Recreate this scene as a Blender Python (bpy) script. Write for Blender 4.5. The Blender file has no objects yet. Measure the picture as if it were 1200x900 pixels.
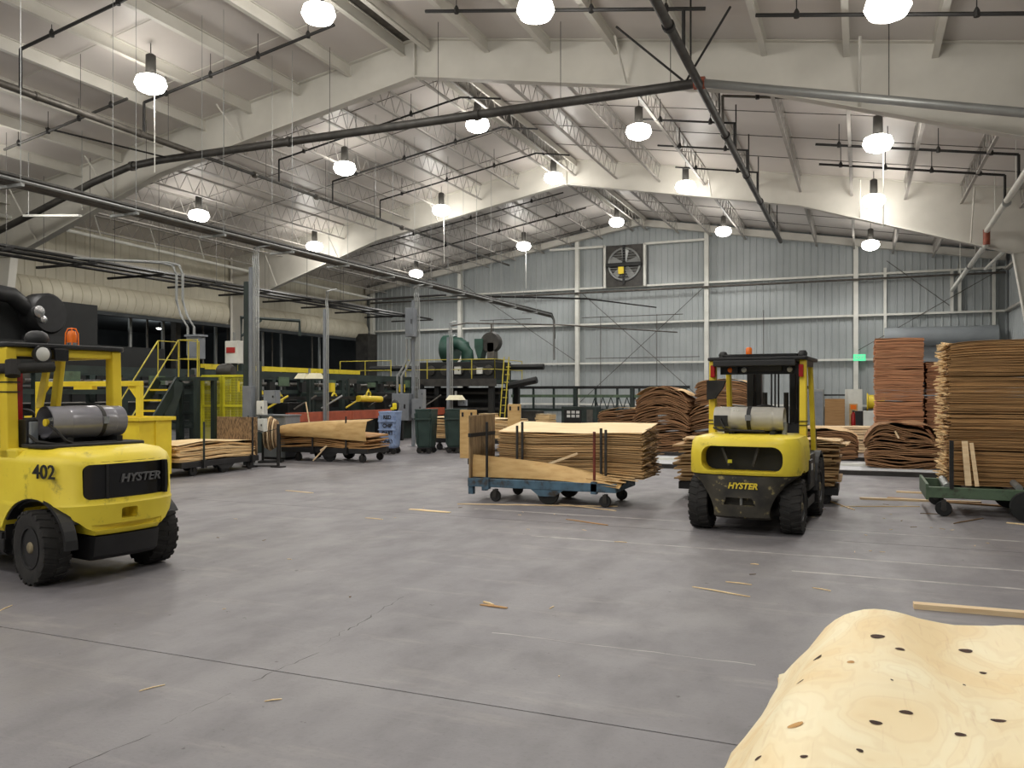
import bpy, bmesh, math, random
from mathutils import Vector, Matrix
PI = math.pi
rnd = random.Random(7)
S = bpy.context.scene
COL = S.collection

# ---------------------------------------------------------------- camera, world, exposure
cd = bpy.data.cameras.new('camera')
cam = bpy.data.objects.new('camera', cd); COL.objects.link(cam)
cam.location = (0, 0, 1.7); cam.rotation_euler = (PI/2, 0, math.radians(22.8))
cd.sensor_width = 36; cd.lens = 29.1; cd.shift_y = 10/1200; cd.clip_end = 200; cd.clip_start = .05
S.camera = cam
w = bpy.data.worlds.new('world'); S.world = w; w.use_nodes = True
w.node_tree.nodes['Background'].inputs[0].default_value = (.6, .62, .7, 1)
w.node_tree.nodes['Background'].inputs[1].default_value = .02
S.view_settings.view_transform = 'Standard'; S.view_settings.look = 'None'
S.view_settings.gamma = 1; S.view_settings.use_curve_mapping = False
S.view_settings.exposure = 0.3
LAMP_WATTS = 240
UP_WATTS = 72
LENS_STRENGTH = 12

# ---------------------------------------------------------------- materials
def lin(c):
    return tuple(((v/255)/12.92 if v/255 <= .04045 else ((v/255+.055)/1.055)**2.4) for v in c) + (1,)
MATS = {}
def mat(name, c, c2=None, rough=.6, metal=0., scale=6., lo=.35, hi=.7, bump=0., stretch=(1, 1, 1), island=0., emit=0., spec=None, wear=None, wscale=5., wlo=.6, whi=.68):
    m = bpy.data.materials.new(name); m.use_nodes = True
    nt = m.node_tree; N = nt.nodes; L = nt.links
    b = N['Principled BSDF']
    b.inputs['Roughness'].default_value = rough; b.inputs['Metallic'].default_value = metal
    if spec is not None: b.inputs['Specular IOR Level'].default_value = spec
    tc = N.new('ShaderNodeTexCoord'); mp = N.new('ShaderNodeMapping'); L.new(tc.outputs['Object'], mp.inputs[0])
    mp.inputs['Scale'].default_value = stretch
    nz = N.new('ShaderNodeTexNoise'); nz.inputs['Scale'].default_value = scale; nz.inputs['Detail'].default_value = 6
    L.new(mp.outputs[0], nz.inputs['Vector'])
    rp = N.new('ShaderNodeMapRange'); rp.inputs[1].default_value = lo; rp.inputs[2].default_value = hi
    L.new(nz.outputs['Fac'], rp.inputs[0])
    mx = N.new('ShaderNodeMix'); mx.data_type = 'RGBA'
    mx.inputs[6].default_value = lin(c); mx.inputs[7].default_value = lin(c2 or tuple(int(v*.85) for v in c))
    L.new(rp.outputs[0], mx.inputs[0])
    out = mx.outputs[2]
    if island:
        g = N.new('ShaderNodeNewGeometry')
        ir = N.new('ShaderNodeMapRange'); ir.inputs[3].default_value = 1-island; ir.inputs[4].default_value = 1+island*.5
        L.new(g.outputs['Random Per Island'], ir.inputs[0])
        mm = N.new('ShaderNodeMix'); mm.data_type = 'RGBA'; mm.blend_type = 'MULTIPLY'; mm.inputs[0].default_value = 1
        L.new(out, mm.inputs[6]); L.new(ir.outputs[0], mm.inputs[7]); out = mm.outputs[2]
    if wear:
        n2 = N.new('ShaderNodeTexNoise'); n2.inputs['Scale'].default_value = wscale; n2.inputs['Detail'].default_value = 9; n2.inputs['Roughness'].default_value = .68
        L.new(tc.outputs['Object'], n2.inputs['Vector'])
        r2 = N.new('ShaderNodeMapRange'); r2.inputs[1].default_value = wlo; r2.inputs[2].default_value = whi
        L.new(n2.outputs['Fac'], r2.inputs[0])
        m2 = N.new('ShaderNodeMix'); m2.data_type = 'RGBA'; L.new(r2.outputs[0], m2.inputs[0])
        L.new(out, m2.inputs[6]); m2.inputs[7].default_value = lin(wear); out = m2.outputs[2]
    L.new(out, b.inputs['Base Color'])
    if bump:
        bp = N.new('ShaderNodeBump'); bp.inputs['Strength'].default_value = bump; bp.inputs['Distance'].default_value = .02
        L.new(nz.outputs['Fac'], bp.inputs['Height']); L.new(bp.outputs[0], b.inputs['Normal'])
    if emit:
        b.inputs['Emission Color'].default_value = lin(c); b.inputs['Emission Strength'].default_value = emit
    MATS[name] = m; return m

mat('steel_cream', (212, 209, 200), (200, 197, 188), .55, scale=1.2)
mat('steel_white', (226, 226, 218), (208, 208, 200), .5, scale=2)
mat('joist', (166, 162, 156), (152, 148, 142), .55, scale=2)
mat('liner', (206, 200, 195), (192, 186, 181), .42, bump=.25, scale=.5, lo=.3, hi=.75)
mat('wall_grey', (172, 178, 179), (156, 162, 163), .5, scale=.6)
mat('wall_beige', (205, 200, 182), (182, 176, 158), .6, scale=.6)
mat('insul', (210, 204, 184), (190, 183, 163), .7, scale=1.0, bump=.05)
mat('dark_wall', (64, 68, 70), (48, 52, 54), .8, scale=1)
mat('yellow', (238, 216, 64), (228, 203, 54), .42, scale=3, wear=(84, 74, 40), wscale=5, wlo=.57, whi=.76)
mat('yellow_clean', (238, 211, 56), (224, 194, 44), .45, scale=3, wear=(110, 96, 40), wscale=6, wlo=.68, whi=.78)
mat('rail_yellow', (198, 184, 64), (176, 162, 56), .5, scale=4)
mat('yellow_green', (222, 216, 50), (204, 196, 44), .5, scale=4)
mat('black_worn', (40, 39, 35), (74, 69, 58), .65, scale=4, wear=(150, 138, 92), wscale=8, wlo=.575, whi=.64)
mat('black', (22, 22, 23), (32, 32, 33), .5, scale=6)
mat('black_gloss', (16, 16, 18), (26, 26, 28), .25, scale=6)
mat('rubber', (30, 29, 28), (46, 44, 42), .85, scale=8, bump=.2)
mat('tank', (146, 145, 150), (130, 129, 136), .24, .15, scale=3)
mat('tank_pale', (186, 183, 174), (166, 163, 154), .38, .1, scale=3)
mat('chrome', (190, 190, 190), None, .2, .9)
mat('galv', (156, 158, 156), (140, 142, 140), .42, .5, scale=2)
mat('grey_box', (132, 137, 142), (116, 120, 126), .5, .1, scale=3)
mat('pipe_dark', (72, 70, 66), (52, 50, 48), .55, .3, scale=4)
mat('pipe_black', (40, 39, 38), (30, 29, 28), .6, .2, scale=4)
mat('conduit', (104, 100, 94), (80, 77, 72), .45, .45, scale=5)
mat('rust_orange', (150, 78, 56), (120, 62, 46), .6, scale=8)
mat('rust_red', (120, 52, 38), (92, 44, 34), .7, scale=8)
mat('amber', (246, 128, 34), (236, 112, 26), .25, scale=3)
mat('red_lens', (168, 26, 24), (140, 18, 18), .25, scale=3)
mat('lens_clear', (206, 206, 200), (180, 180, 176), .15, scale=3)
mat('veneer', (206, 172, 124), (178, 140, 92), .75, scale=3, stretch=(.6, .6, 26), island=.3, bump=.15)
mat('veneer_pale', (236, 204, 152), (216, 178, 124), .7, scale=5, stretch=(.5, 4, 6), island=.22, bump=.15)
mat('veneer_top', (246, 222, 176), (232, 200, 146), .65, scale=4, stretch=(.5, 4, 2), bump=.1)
mat('veneer_brown', (166, 124, 86), (132, 96, 64), .8, scale=3, stretch=(.7, .7, 22), island=.32, bump=.2)
mat('veneer_tan', (190, 148, 98), (158, 118, 74), .8, scale=3, stretch=(.6, .6, 24), island=.36, bump=.2)
mat('veneer_end', (150, 122, 90), (104, 82, 60), .9, scale=9, island=.5, bump=.3)
mat('cedar', (214, 158, 118), (188, 128, 90), .75, scale=3, stretch=(.7, .7, 24), island=.3, bump=.2)
mat('lumber', (236, 212, 172), (222, 190, 146), .7, scale=4, stretch=(1, 6, 6), island=.15)
mat('ply_old', (148, 124, 90), (104, 84, 58), .85, scale=5, stretch=(3, 3, .6), lo=.35, hi=.65, wear=(70, 58, 42), wscale=3, wlo=.55, whi=.75)
mat('osb', (142, 116, 86), (92, 74, 54), .85, scale=16, stretch=(2.5, 2.5, .8), lo=.4, hi=.6)
mat('ply_new', (206, 172, 116), (186, 148, 92), .7, scale=4, stretch=(1, 1, 4))
mat('blue_cart', (78, 108, 128), (54, 76, 92), .6, scale=5, wear=(58, 50, 42), wscale=5, wlo=.52, whi=.66)
mat('blue_bin', (150, 170, 204), (128, 148, 186), .6, scale=5, wear=(96, 100, 112), wscale=9, wlo=.55, whi=.7)
mat('green_bin', (46, 66, 60), (36, 54, 50), .5, scale=4)
mat('green_cart', (88, 108, 84), (66, 84, 66), .6, scale=5, wear=(60, 54, 44), wscale=6, wlo=.56, whi=.7)
mat('green_mach', (42, 56, 52), (28, 38, 36), .55, scale=3)
mat('green_fan', (48, 84, 72), (36, 64, 56), .45, scale=3)
mat('mach_dark', (22, 24, 24), (14, 16, 16), .6, scale=3)
mat('orange_rail', (178, 88, 60), (150, 72, 50), .55, scale=4)
mat('shade', (244, 238, 206), (226, 218, 186), .5, scale=3)
mat('white_board', (222, 222, 214), (204, 204, 196), .6, scale=3)
mat('door_grey', (150, 156, 160), (130, 136, 140), .5, scale=1)
mat('sign_red', (178, 40, 36), None, .5)
mat('letter_dark', (24, 24, 26), None, .6)
mat('letter_yellow', (232, 206, 60), (212, 186, 50), .5)
mat('letter_grey', (118, 118, 118), None, .35, .4)
mat('letter_white', (220, 220, 216), None, .5)
mat('hub_dust', (140, 128, 100), (90, 82, 66), .7, scale=12)
mat('knot', (74, 44, 24), (40, 24, 14), .8, scale=30)
mat('knot_pale', (206, 160, 96), (180, 130, 72), .8, scale=20)
mat('paint_line', (188, 184, 180), (142, 138, 136), .7, scale=5, lo=.4, hi=.7)
mat('rail_steel', (60, 58, 56), (44, 42, 40), .5, .4)
mat('sheet_light', (196, 198, 200), (182, 184, 186), .5, scale=2)
mat('exit_green', (96, 236, 170), None, .4, emit=.55)
mat('lamp_lens', (255, 250, 240), None, .4, emit=LENS_STRENGTH)
mat('white_lit', (255, 252, 240), None, .4, emit=2.2)
mat('glovey', (250, 226, 40), (240, 210, 30), .6)

def concrete():
    m = bpy.data.materials.new('concrete'); m.use_nodes = True
    nt = m.node_tree; N = nt.nodes; L = nt.links; b = N['Principled BSDF']
    g = N.new('ShaderNodeNewGeometry')
    def noise(scale, det, st=(1, 1, 1), rough=.6):
        mp = N.new('ShaderNodeMapping'); mp.inputs['Scale'].default_value = st; L.new(g.outputs['Position'], mp.inputs[0])
        n = N.new('ShaderNodeTexNoise'); n.inputs['Scale'].default_value = scale; n.inputs['Detail'].default_value = det; n.inputs['Roughness'].default_value = rough
        L.new(mp.outputs[0], n.inputs['Vector']); return n.outputs['Fac']
    def rng(x, a, c, d=0., e=1.):
        r = N.new('ShaderNodeMapRange'); r.inputs[1].default_value = a; r.inputs[2].default_value = c; r.inputs[3].default_value = d; r.inputs[4].default_value = e
        L.new(x, r.inputs[0]); return r.outputs[0]
    def mix(f, a, c):
        x = N.new('ShaderNodeMix'); x.data_type = 'RGBA'; L.new(f, x.inputs[0])
        for i, v in ((6, a), (7, c)):
            if isinstance(v, tuple): x.inputs[i].default_value = v
            else: L.new(v, x.inputs[i])
        return x.outputs[2]
    big = noise(.35, 4); mid = noise(2.2, 6, (1, .6, 1)); fine = noise(40, 4); streak = noise(1.3, 5, (.5, 2.4, 1), .7)
    c1 = mix(rng(big, .35, .68), lin((133, 130, 131)), lin((116, 113, 117)))
    c2 = mix(rng(mid, .45, .75, 0, .6), c1, lin((104, 101, 103)))
    c3 = mix(rng(streak, .56, .74, 0, .5), c2, lin((160, 154, 150)))
    c4 = mix(rng(fine, .55, .8, 0, .4), c3, lin((92, 89, 90)))
    spots = noise(9, 3); c5 = mix(rng(spots, .71, .745, 0, .8), c4, lin((66, 62, 62)))
    L.new(c5, b.inputs['Base Color'])
    L.new(rng(mid, .3, .7, .42, .62), b.inputs['Roughness'])
    bp = N.new('ShaderNodeBump'); bp.inputs['Strength'].default_value = .12; bp.inputs['Distance'].default_value = .01
    L.new(fine, bp.inputs['Height']); L.new(bp.outputs[0], b.inputs['Normal'])
    MATS['concrete'] = m
concrete()

# the near veneer sheet: pale rotary-cut pine with soft flowing grain
def near_sheet_mat():
    m = bpy.data.materials.new('near_sheet'); m.use_nodes = True
    nt = m.node_tree; N = nt.nodes; L = nt.links; b = N['Principled BSDF']; b.inputs['Roughness'].default_value = .6
    tc = N.new('ShaderNodeTexCoord'); mp = N.new('ShaderNodeMapping'); mp.inputs['Scale'].default_value = (1, .45, 1); L.new(tc.outputs['Object'], mp.inputs[0])
    n = N.new('ShaderNodeTexNoise'); n.inputs['Scale'].default_value = 3; n.inputs['Detail'].default_value = 3; n.inputs['Distortion'].default_value = 1.2; L.new(mp.outputs[0], n.inputs['Vector'])
    wv = N.new('ShaderNodeMath'); wv.operation = 'MULTIPLY'; wv.inputs[1].default_value = 15; L.new(n.outputs['Fac'], wv.inputs[0])
    sn = N.new('ShaderNodeMath'); sn.operation = 'SINE'; 
    s2 = N.new('ShaderNodeMath'); s2.operation = 'MULTIPLY'; s2.inputs[1].default_value = 5.; L.new(wv.outputs[0], s2.inputs[0]); L.new(s2.outputs[0], sn.inputs[0])
    def rng(x, a, c, d, e):
        r = N.new('ShaderNodeMapRange'); r.inputs[1].default_value = a; r.inputs[2].default_value = c; r.inputs[3].default_value = d; r.inputs[4].default_value = e
        L.new(x, r.inputs[0]); return r.outputs[0]
    def mix(f, a, c):
        x = N.new('ShaderNodeMix'); x.data_type = 'RGBA'; L.new(f, x.inputs[0])
        for i, v in ((6, a), (7, c)):
            if isinstance(v, tuple): x.inputs[i].default_value = v
            else: L.new(v, x.inputs[i])
        return x.outputs[2]
    c1 = mix(rng(n.outputs['Fac'], .35, .66, 0, 1), lin((253, 241, 204)), lin((243, 218, 168)))
    c2 = mix(rng(sn.outputs[0], .2, 1., 0, .12), c1, lin((206, 166, 108)))
    f = N.new('ShaderNodeTexNoise'); f.inputs['Scale'].default_value = 9; f.inputs['Detail'].default_value = 7
    m2 = N.new('ShaderNodeMapping'); m2.inputs['Scale'].default_value = (6, .5, 1); L.new(tc.outputs['Object'], m2.inputs[0]); L.new(m2.outputs[0], f.inputs['Vector'])
    c3 = mix(rng(f.outputs['Fac'], .62, .78, 0, .3), c2, lin((196, 150, 100)))
    L.new(c3, b.inputs['Base Color'])
    bp = N.new('ShaderNodeBump'); bp.inputs['Strength'].default_value = .1; bp.inputs['Distance'].default_value = .01
    L.new(f.outputs['Fac'], bp.inputs['Height']); L.new(bp.outputs[0], b.inputs['Normal'])
    MATS['near_sheet'] = m
near_sheet_mat()

# ---------------------------------------------------------------- mesh building
class MB:
    def __init__(self): self.v = []; self.f = []
    def add(self, vs, fs):
        o = len(self.v); self.v += [tuple(p) for p in vs]; self.f += [tuple(i+o for i in q) for q in fs]; return self
    def box(self, x0, x1, y0, y1, z0, z1):
        return self.add([(x0,y0,z0),(x1,y0,z0),(x1,y1,z0),(x0,y1,z0),(x0,y0,z1),(x1,y0,z1),(x1,y1,z1),(x0,y1,z1)],
                        [(3,2,1,0),(4,5,6,7),(0,1,5,4),(1,2,6,5),(2,3,7,6),(3,0,4,7)])
    def cbox(self, c, s): return self.box(c[0]-s[0]/2, c[0]+s[0]/2, c[1]-s[1]/2, c[1]+s[1]/2, c[2]-s[2]/2, c[2]+s[2]/2)
    def beam(self, p, q, w, h, up=(0, 0, 1)):
        p = Vector(p); q = Vector(q); d = (q-p).normalized(); u = Vector(up)
        if abs(d.dot(u)) > .98: u = Vector((0, 1, 0))
        r = d.cross(u).normalized(); u = r.cross(d)
        vs = [a + r*i*w/2 + u*j*h/2 for a in (p, q) for i, j in ((-1,-1),(1,-1),(1,1),(-1,1))]
        return self.add(vs, [(0,1,2,3),(7,6,5,4),(0,4,5,1),(1,5,6,2),(2,6,7,3),(3,7,4,0)])
    def rod(self, p, q, r, n=6, r2=None):
        return self.path([p, q], r, n, r2)
    def path(self, pts, r, n=6, r2=None):
        pts = [Vector(p) for p in pts]; rings = []
        for i, p in enumerate(pts):
            d = (pts[min(i+1, len(pts)-1)] - pts[max(i-1, 0)]).normalized()
            u = Vector((0, 0, 1)) if abs(d.z) < .9 else Vector((0, 1, 0))
            a = d.cross(u).normalized(); b = a.cross(d)
            rr = r if r2 is None else r+(r2-r)*i/(len(pts)-1)
            rings.append([p + (a*math.cos(2*PI*k/n) + b*math.sin(2*PI*k/n))*rr for k in range(n)])
        return self.loft(rings)
    def loft(self, rings, cap=True, closed=True):
        n = len(rings[0]); vs = [p for r in rings for p in r]; fs = []
        for i in range(len(rings)-1):
            for k in range(n if closed else n-1):
                a = i*n+k; b = i*n+(k+1) % n
                fs.append((a, b, b+n, a+n))
        if cap and closed:
            fs.append(tuple(range(n-1, -1, -1))); fs.append(tuple(range((len(rings)-1)*n, len(rings)*n)))
        return self.add(vs, fs)
    def lathe(self, prof, n=20, axis='z', o=(0, 0, 0), cap=True):
        rings = []
        for r, z in prof:
            ring = []
            for k in range(n):
                c, s = r*math.cos(2*PI*k/n), r*math.sin(2*PI*k/n)
                p = {'z': (c, s, z), 'x': (z, c, s), 'y': (s, z, c)}[axis]
                ring.append((p[0]+o[0], p[1]+o[1], p[2]+o[2]))
            rings.append(ring)
        return self.loft(rings, cap)
    def torus(self, R, r, axis='z', o=(0, 0, 0), n=20, m=8):
        vs = []; fs = []
        for i in range(n):
            for j in range(m):
                a, b = 2*PI*i/n, 2*PI*j/m
                x, y, z = (R+r*math.cos(b))*math.cos(a), (R+r*math.cos(b))*math.sin(a), r*math.sin(b)
                p = {'z': (x, y, z), 'x': (z, x, y), 'y': (x, z, y)}[axis]
                vs.append((p[0]+o[0], p[1]+o[1], p[2]+o[2]))
                fs.append((i*m+j, ((i+1) % n)*m+j, ((i+1) % n)*m+(j+1) % m, i*m+(j+1) % m))
        return self.add(vs, fs)
    def prism(self, poly, axis, a, b):
        m = {'x': lambda p, t: (t, p[0], p[1]), 'y': lambda p, t: (p[0], t, p[1]), 'z': lambda p, t: (p[0], p[1], t)}[axis]
        return self.loft([[m(p, a) for p in poly], [m(p, b) for p in poly]])
    def xf(self, M):
        self.v = [tuple(M @ Vector(p)) for p in self.v]; return self
    def mesh(self, name, smooth=None):
        me = bpy.data.meshes.new(name); me.from_pydata(self.v, [], self.f)
        bm = bmesh.new(); bm.from_mesh(me); bmesh.ops.recalc_face_normals(bm, faces=bm.faces); bm.to_mesh(me); bm.free()
        if smooth is not None:
            me.polygons.foreach_set('use_smooth', [True]*len(me.polygons)); me.set_sharp_from_angle(angle=math.radians(smooth))
        return me
    def build(self, name, m, parent=None, smooth=None, bevel=0, seg=2, stuff=False, label=None):
        me = self.mesh(name, smooth); me.materials.append(MATS[m])
        return place(me, name, parent, bevel, seg, stuff, label)
def place(me, name, parent=None, bevel=0, seg=2, stuff=False, label=None, loc=None, rot=None):
    o = bpy.data.objects.new(name, me); COL.objects.link(o)
    if parent: o.parent = parent
    if bevel:
        b = o.modifiers.new('bevel', 'BEVEL'); b.width = bevel; b.segments = seg; b.limit_method = 'ANGLE'; b.angle_limit = math.radians(40)
    if stuff: o['kind'] = 'stuff'
    if label: o['label'] = label
    if loc: o.location = loc
    if rot: o.rotation_euler = rot
    return o
def thing(name, label, cat, loc=(0, 0, 0), rz=0, group=None):
    o = bpy.data.objects.new(name, None); COL.objects.link(o); o.location = loc; o.rotation_euler = (0, 0, rz)
    o.empty_display_size = .1
    return tag(o, label, cat, group)
def tag(o, label, cat, group=None):
    o['label'] = label; o['category'] = cat
    if group: o['group'] = group
    return o
def struct(name, label=None):
    o = bpy.data.objects.new(name, None); COL.objects.link(o); o['kind'] = 'structure'
    if label: o['label'] = label
    return o
def copy_tree(o, parent=None):
    c = o.copy(); COL.objects.link(c)
    if parent: c.parent = parent
    for ch in list(o.children): copy_tree(ch, c)
    return c
def text(s, size, m, parent, loc, rot, name='lettering', depth=.004, shear=0, sx=1., bold=0.):
    cu = bpy.data.curves.new('txt', 'FONT'); cu.body = s; cu.size = size; cu.extrude = depth; cu.align_x = 'CENTER'; cu.align_y = 'CENTER'; cu.shear = shear; cu.offset = bold
    cu.resolution_u = 3
    t = bpy.data.objects.new('txt', cu); COL.objects.link(t)
    dg = bpy.context.evaluated_depsgraph_get(); me = bpy.data.meshes.new_from_object(t.evaluated_get(dg)); me.name = name
    bpy.data.objects.remove(t)
    me.materials.clear(); me.materials.append(MATS[m])
    o = place(me, name, parent); o.location = loc; o.rotation_euler = rot; o.scale = (sx, 1, 1); return o
def boolean(o, cutters):
    for i, c in enumerate(cutters):
        me = c.mesh('cut'); co = bpy.data.objects.new('cut', me); COL.objects.link(co)
        if o.parent: co.parent = o.parent
        md = o.modifiers.new('b', 'BOOLEAN'); md.operation = 'DIFFERENCE'; md.object = co; md.solver = 'EXACT'
        bpy.context.view_layer.update()
        dg = bpy.context.evaluated_depsgraph_get()
        nm = bpy.data.meshes.new_from_object(o.evaluated_get(dg)); o.modifiers.clear(); o.data = nm
        bpy.data.objects.remove(co)
    return o

# ---------------------------------------------------------------- the building
RX = -10.2                                   # ridge line
def roof(x): return 10.5 - .17*abs(x-RX)
XL, XR, Y0, YB = -26.3, 5.9, -12., 40.9
FR = [-4.9, 6.6, 18.1, 29.6]                 # rigid frames; the gable frame stands at the back wall

# floor: concrete slabs with sawn joints over a dark bed
fl = struct('floor')
MB().box(-42, 8, Y0, 42, -.3, -.05).build('slab_bed', 'mach_dark', fl)
xs = [-42, -33.8, -27.7, -21.6, -15.5, -9.4, -3.3, 2.8, 8]
ys = [Y0, -8.2, -2.0, 4.1, 10.2, 16.3, 22.4, 28.5, 34.6, 42]
for i in range(len(xs)-1):
    for j in range(len(ys)-1):
        g = .003
        MB().box(xs[i], xs[i+1], ys[j]+g*2, ys[j+1]-g*2, -.05, 0).build('concrete_slab', 'concrete', fl)
def crack(pts, wd):
    mb = MB(); vs = []
    P = [Vector((x, y, .0006)) for x, y in pts]; Q = []
    for a, b in zip(P, P[1:]):
        n = max(2, int((b-a).length/.06)); d = (b-a).normalized(); r = Vector((-d.y, d.x, 0))
        for k in range(n): Q.append(a + (b-a)*k/n + r*rnd.uniform(-.018, .018))
    Q.append(P[-1]); fs = []
    for k, p in enumerate(Q):
        ww = wd*rnd.uniform(.1, .7); vs += [p + Vector((ww/2, ww*.2, 0)), p - Vector((ww/2, ww*.2, 0))]
        if k: fs.append((2*k-2, 2*k-1, 2*k+1, 2*k))
    mb.add(vs, fs); mb.build('floor_crack', 'rail_steel', fl)
crack([(-3.3, 3.2), (-3.28, 3.7)], .008); crack([(-3.32, 4.6), (-3.4, 5.0)], .008); crack([(-3.27, 2.3), (-3.3, 2.75), (-3.25, 3.1)], .014); crack([(-3.3, 3.9), (-3.26, 4.5)], .012); crack([(-3.38, 5.0), (-3.46, 5.6), (-3.5, 6.0)], .016)
# faded painted lines and the two floor rails of the far transfer bay
for nm, x0, x1, y, wd in (('a', -5.2, 1.9, 10.95, .05), ('b', -3.6, 3.2, 9.15, .045), ('c', -2.4, -.6, 5.35, .012), ('d', -.6, 3.0, 8.3, .05)):
    n = 14; vs = []; fs = []
    for k in range(n+1):
        x = x0+(x1-x0)*k/n; yy = y + rnd.uniform(-.01, .01); h = wd*rnd.uniform(.25, .6)
        vs += [(x, yy-h, .0008), (x, yy+h, .0008)]
        if k: fs.append((2*k-2, 2*k, 2*k+1, 2*k-1))
    MB().add(vs, fs).build('floor_line', 'paint_line', fl)
MB().box(-5.6, 2.0, 18.7, 22.0, .0, .008).build('floor_plate', 'sheet_light', fl, label='paler steel floor plate in front of the far stacks')
MB().box(-5.6, 2.0, 20.6, 20.75, .008, .06).build('floor_rail', 'white_board', fl)
for y in (18.45, 22.25): MB().box(-5.6, 2.0, y, y+.16, 0, .09).build('floor_rail', 'rail_steel', fl)

# ceiling: liner panels between purlins / bar joists
ce = struct('ceiling')
SP = 1.6
bays = [Y0] + FR + [YB]
joist_mb = None
def joist_mesh(L):
    mb = MB(); h = .62
    mb.box(-.05, .05, 0, L, -.05, 0); mb.box(-.04, .04, 0, L, -h, -h+.045)
    n = int(L/.62)
    for k in range(n):
        y0 = L*k/n; y1 = L*(k+1)/n; ym = (y0+y1)/2
        mb.rod((0, y0, -.04), (0, ym, -h+.02), .013, 4); mb.rod((0, ym, -h+.02), (0, y1, -.04), .013, 4)
    return mb.mesh('roof_joist')
JM = {}
n_j = 10
for b in range(len(bays)-1):
    ya, yb = bays[b], bays[b+1]
    for s in (-1, 1):
        sl = math.atan(.17)
        for k in range(n_j):
            xa, xb = RX + s*(.35+k*SP), RX + s*(.35+(k+1)*SP)
            if s < 0: xb = max(xb, XL)
            else: xb = min(xb, XR)
            z0, z1 = roof(xa)-.0, roof(xb)-.0
            y1_, y2_ = ya+.02, yb-.02
            mb = MB(); g = .02*s
            mb.add([(xa+g, y1_, z0), (xb-g, y1_, z1), (xb-g, y2_, z1), (xa+g, y2_, z0), (xa+g, y1_, z0+.06), (xb-g, y1_, z1+.06), (xb-g, y2_, z1+.06), (xa+g, y2_, z0+.06)],
                   [(3,2,1,0),(4,5,6,7),(0,1,5,4),(1,2,6,5),(2,3,7,6),(3,0,4,7)])
            mb.build('roof_panel', 'liner', ce)
        for k in range(0, n_j):
            x = RX + s*(.35+k*SP); z = roof(x)
            if b >= 3:
                L = yb-ya-.1
                if round(L, 2) not in JM:
                    JM[round(L, 2)] = joist_mesh(L); JM[round(L, 2)].materials.append(MATS['joist'])
                o = place(JM[round(L, 2)], 'roof_joist', ce, loc=(x, ya+.05, z))
            else:
                mb = MB(); mb.box(-.008, .008, 0, yb-ya, -.3, 0); mb.box(-.06, .06, 0, yb-ya, -.31, -.29); mb.box(-.06, .06, 0, yb-ya, -.02, 0)
                if b == 2 or k % 2 == 0: mb.build('roof_purlin', 'steel_cream', ce).location = (x, ya, z)
    # bridging lines across the joists
    if b >= 2:
        for f in (.2, .4, .6, .8):
            y = ya+(yb-ya)*f
            for s in (-1, 1):
                MB().rod((RX+s*.3, y, roof(RX)-.08), (RX+s*15.5, y, roof(RX+15.5)-.08), .012, 4).build('bridging_rod', 'conduit' if b > 2 else 'steel_cream', ce)
# ridge: dark vent slot between two ridge channels
MB().box(RX-.36, RX+.36, Y0, YB, 10.46, 10.6).build('ridge_cap', 'conduit', ce)
for s in (-1, 1): MB().box(RX+s*.36-.03, RX+s*.36+.03, Y0, YB, 10.2, 10.48).build('ridge_channel', 'steel_cream', ce)
MB().box(XL-.6, XR+.6, Y0-.5, YB+.5, 10.75, 10.8).build('roof_deck', 'dark_wall', ce)
# rigid frames
def frame(y, label):
    fr = struct('rigid_frame', label)
    def bot(u):                              # rafter depth at distance u from the ridge
        return .95 + .12*u/8.3 if u < 8.3 else 1.07 + (u-8.3)/6.25*.95
    KN = 14.55
    us = [0, 4, 8.3, KN]
    top = []; low = []
    for s in (-1, 1):
        pts = us
        for a, b in zip(pts, pts[1:]):
            xa, xb = RX+s*a, RX+s*b
            za, zb = roof(xa), roof(xb)
            vs = [(xa, y-.01, za), (xb, y-.01, zb), (xb, y-.01, zb-bot(b)), (xa, y-.01, za-bot(a))]
            MB().prism([(p[0], p[2]) for p in vs], 'y', y-.01, y+.01).build('rafter_web', 'steel_cream', fr)
            MB().beam((xa, y, za-bot(a)), (xb, y, zb-bot(b)), .26, .025).build('rafter_flange', 'steel_cream', fr)
            MB().beam((xa, y, za-.015), (xb, y, zb-.015), .26, .025).build('rafter_flange', 'steel_cream', fr)
        xk = RX+s*KN; zk = roof(xk)-bot(KN)
        xo = XL+.15 if s < 0 else XR-.15; ze = roof(xo)
        xb = xo - s*.45
        MB().prism([(xo, 0), (xb, 0), (xk, zk), (xk, roof(xk)), (xo, ze)], 'y', y-.01, y+.01).build('column_web', 'steel_cream', fr)
        MB().beam((xb, y, 0), (xk, y, zk), .26, .025, up=(1, 0, 0)).build('column_flange', 'steel_cream', fr)
        MB().beam((xo, y, 0), (xo, y, ze), .26, .025, up=(1, 0, 0)).build('column_flange', 'steel_cream', fr)
        MB().beam((xk, y, zk), (xo, y, zk+.1), .2, .02).build('knee_stiffener', 'steel_cream', fr)
        for a in (5.4, 10.2, 13.4):          # flange braces up to the purlins
            x = RX+s*a
            for d in (-1, 1):
                MB().rod((x, y+d*.1, roof(x)-bot(a)+.03), (x, y+d*1.05, roof(x)-.3), .025, 4).build('flange_brace', 'steel_cream', fr)
    MB().box(RX-.02, RX+.02, y-.13, y+.13, 9.5, 10.5).build('ridge_plate', 'steel_cream', fr)
    return fr
for y, lb in zip(FR, ('cream steel portal frame behind the camera', 'cream steel portal frame just over the camera', 'cream steel portal frame crossing the top of the picture', 'second cream steel portal frame, its knee by the tall stacks')):
    frame(y, lb)

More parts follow.
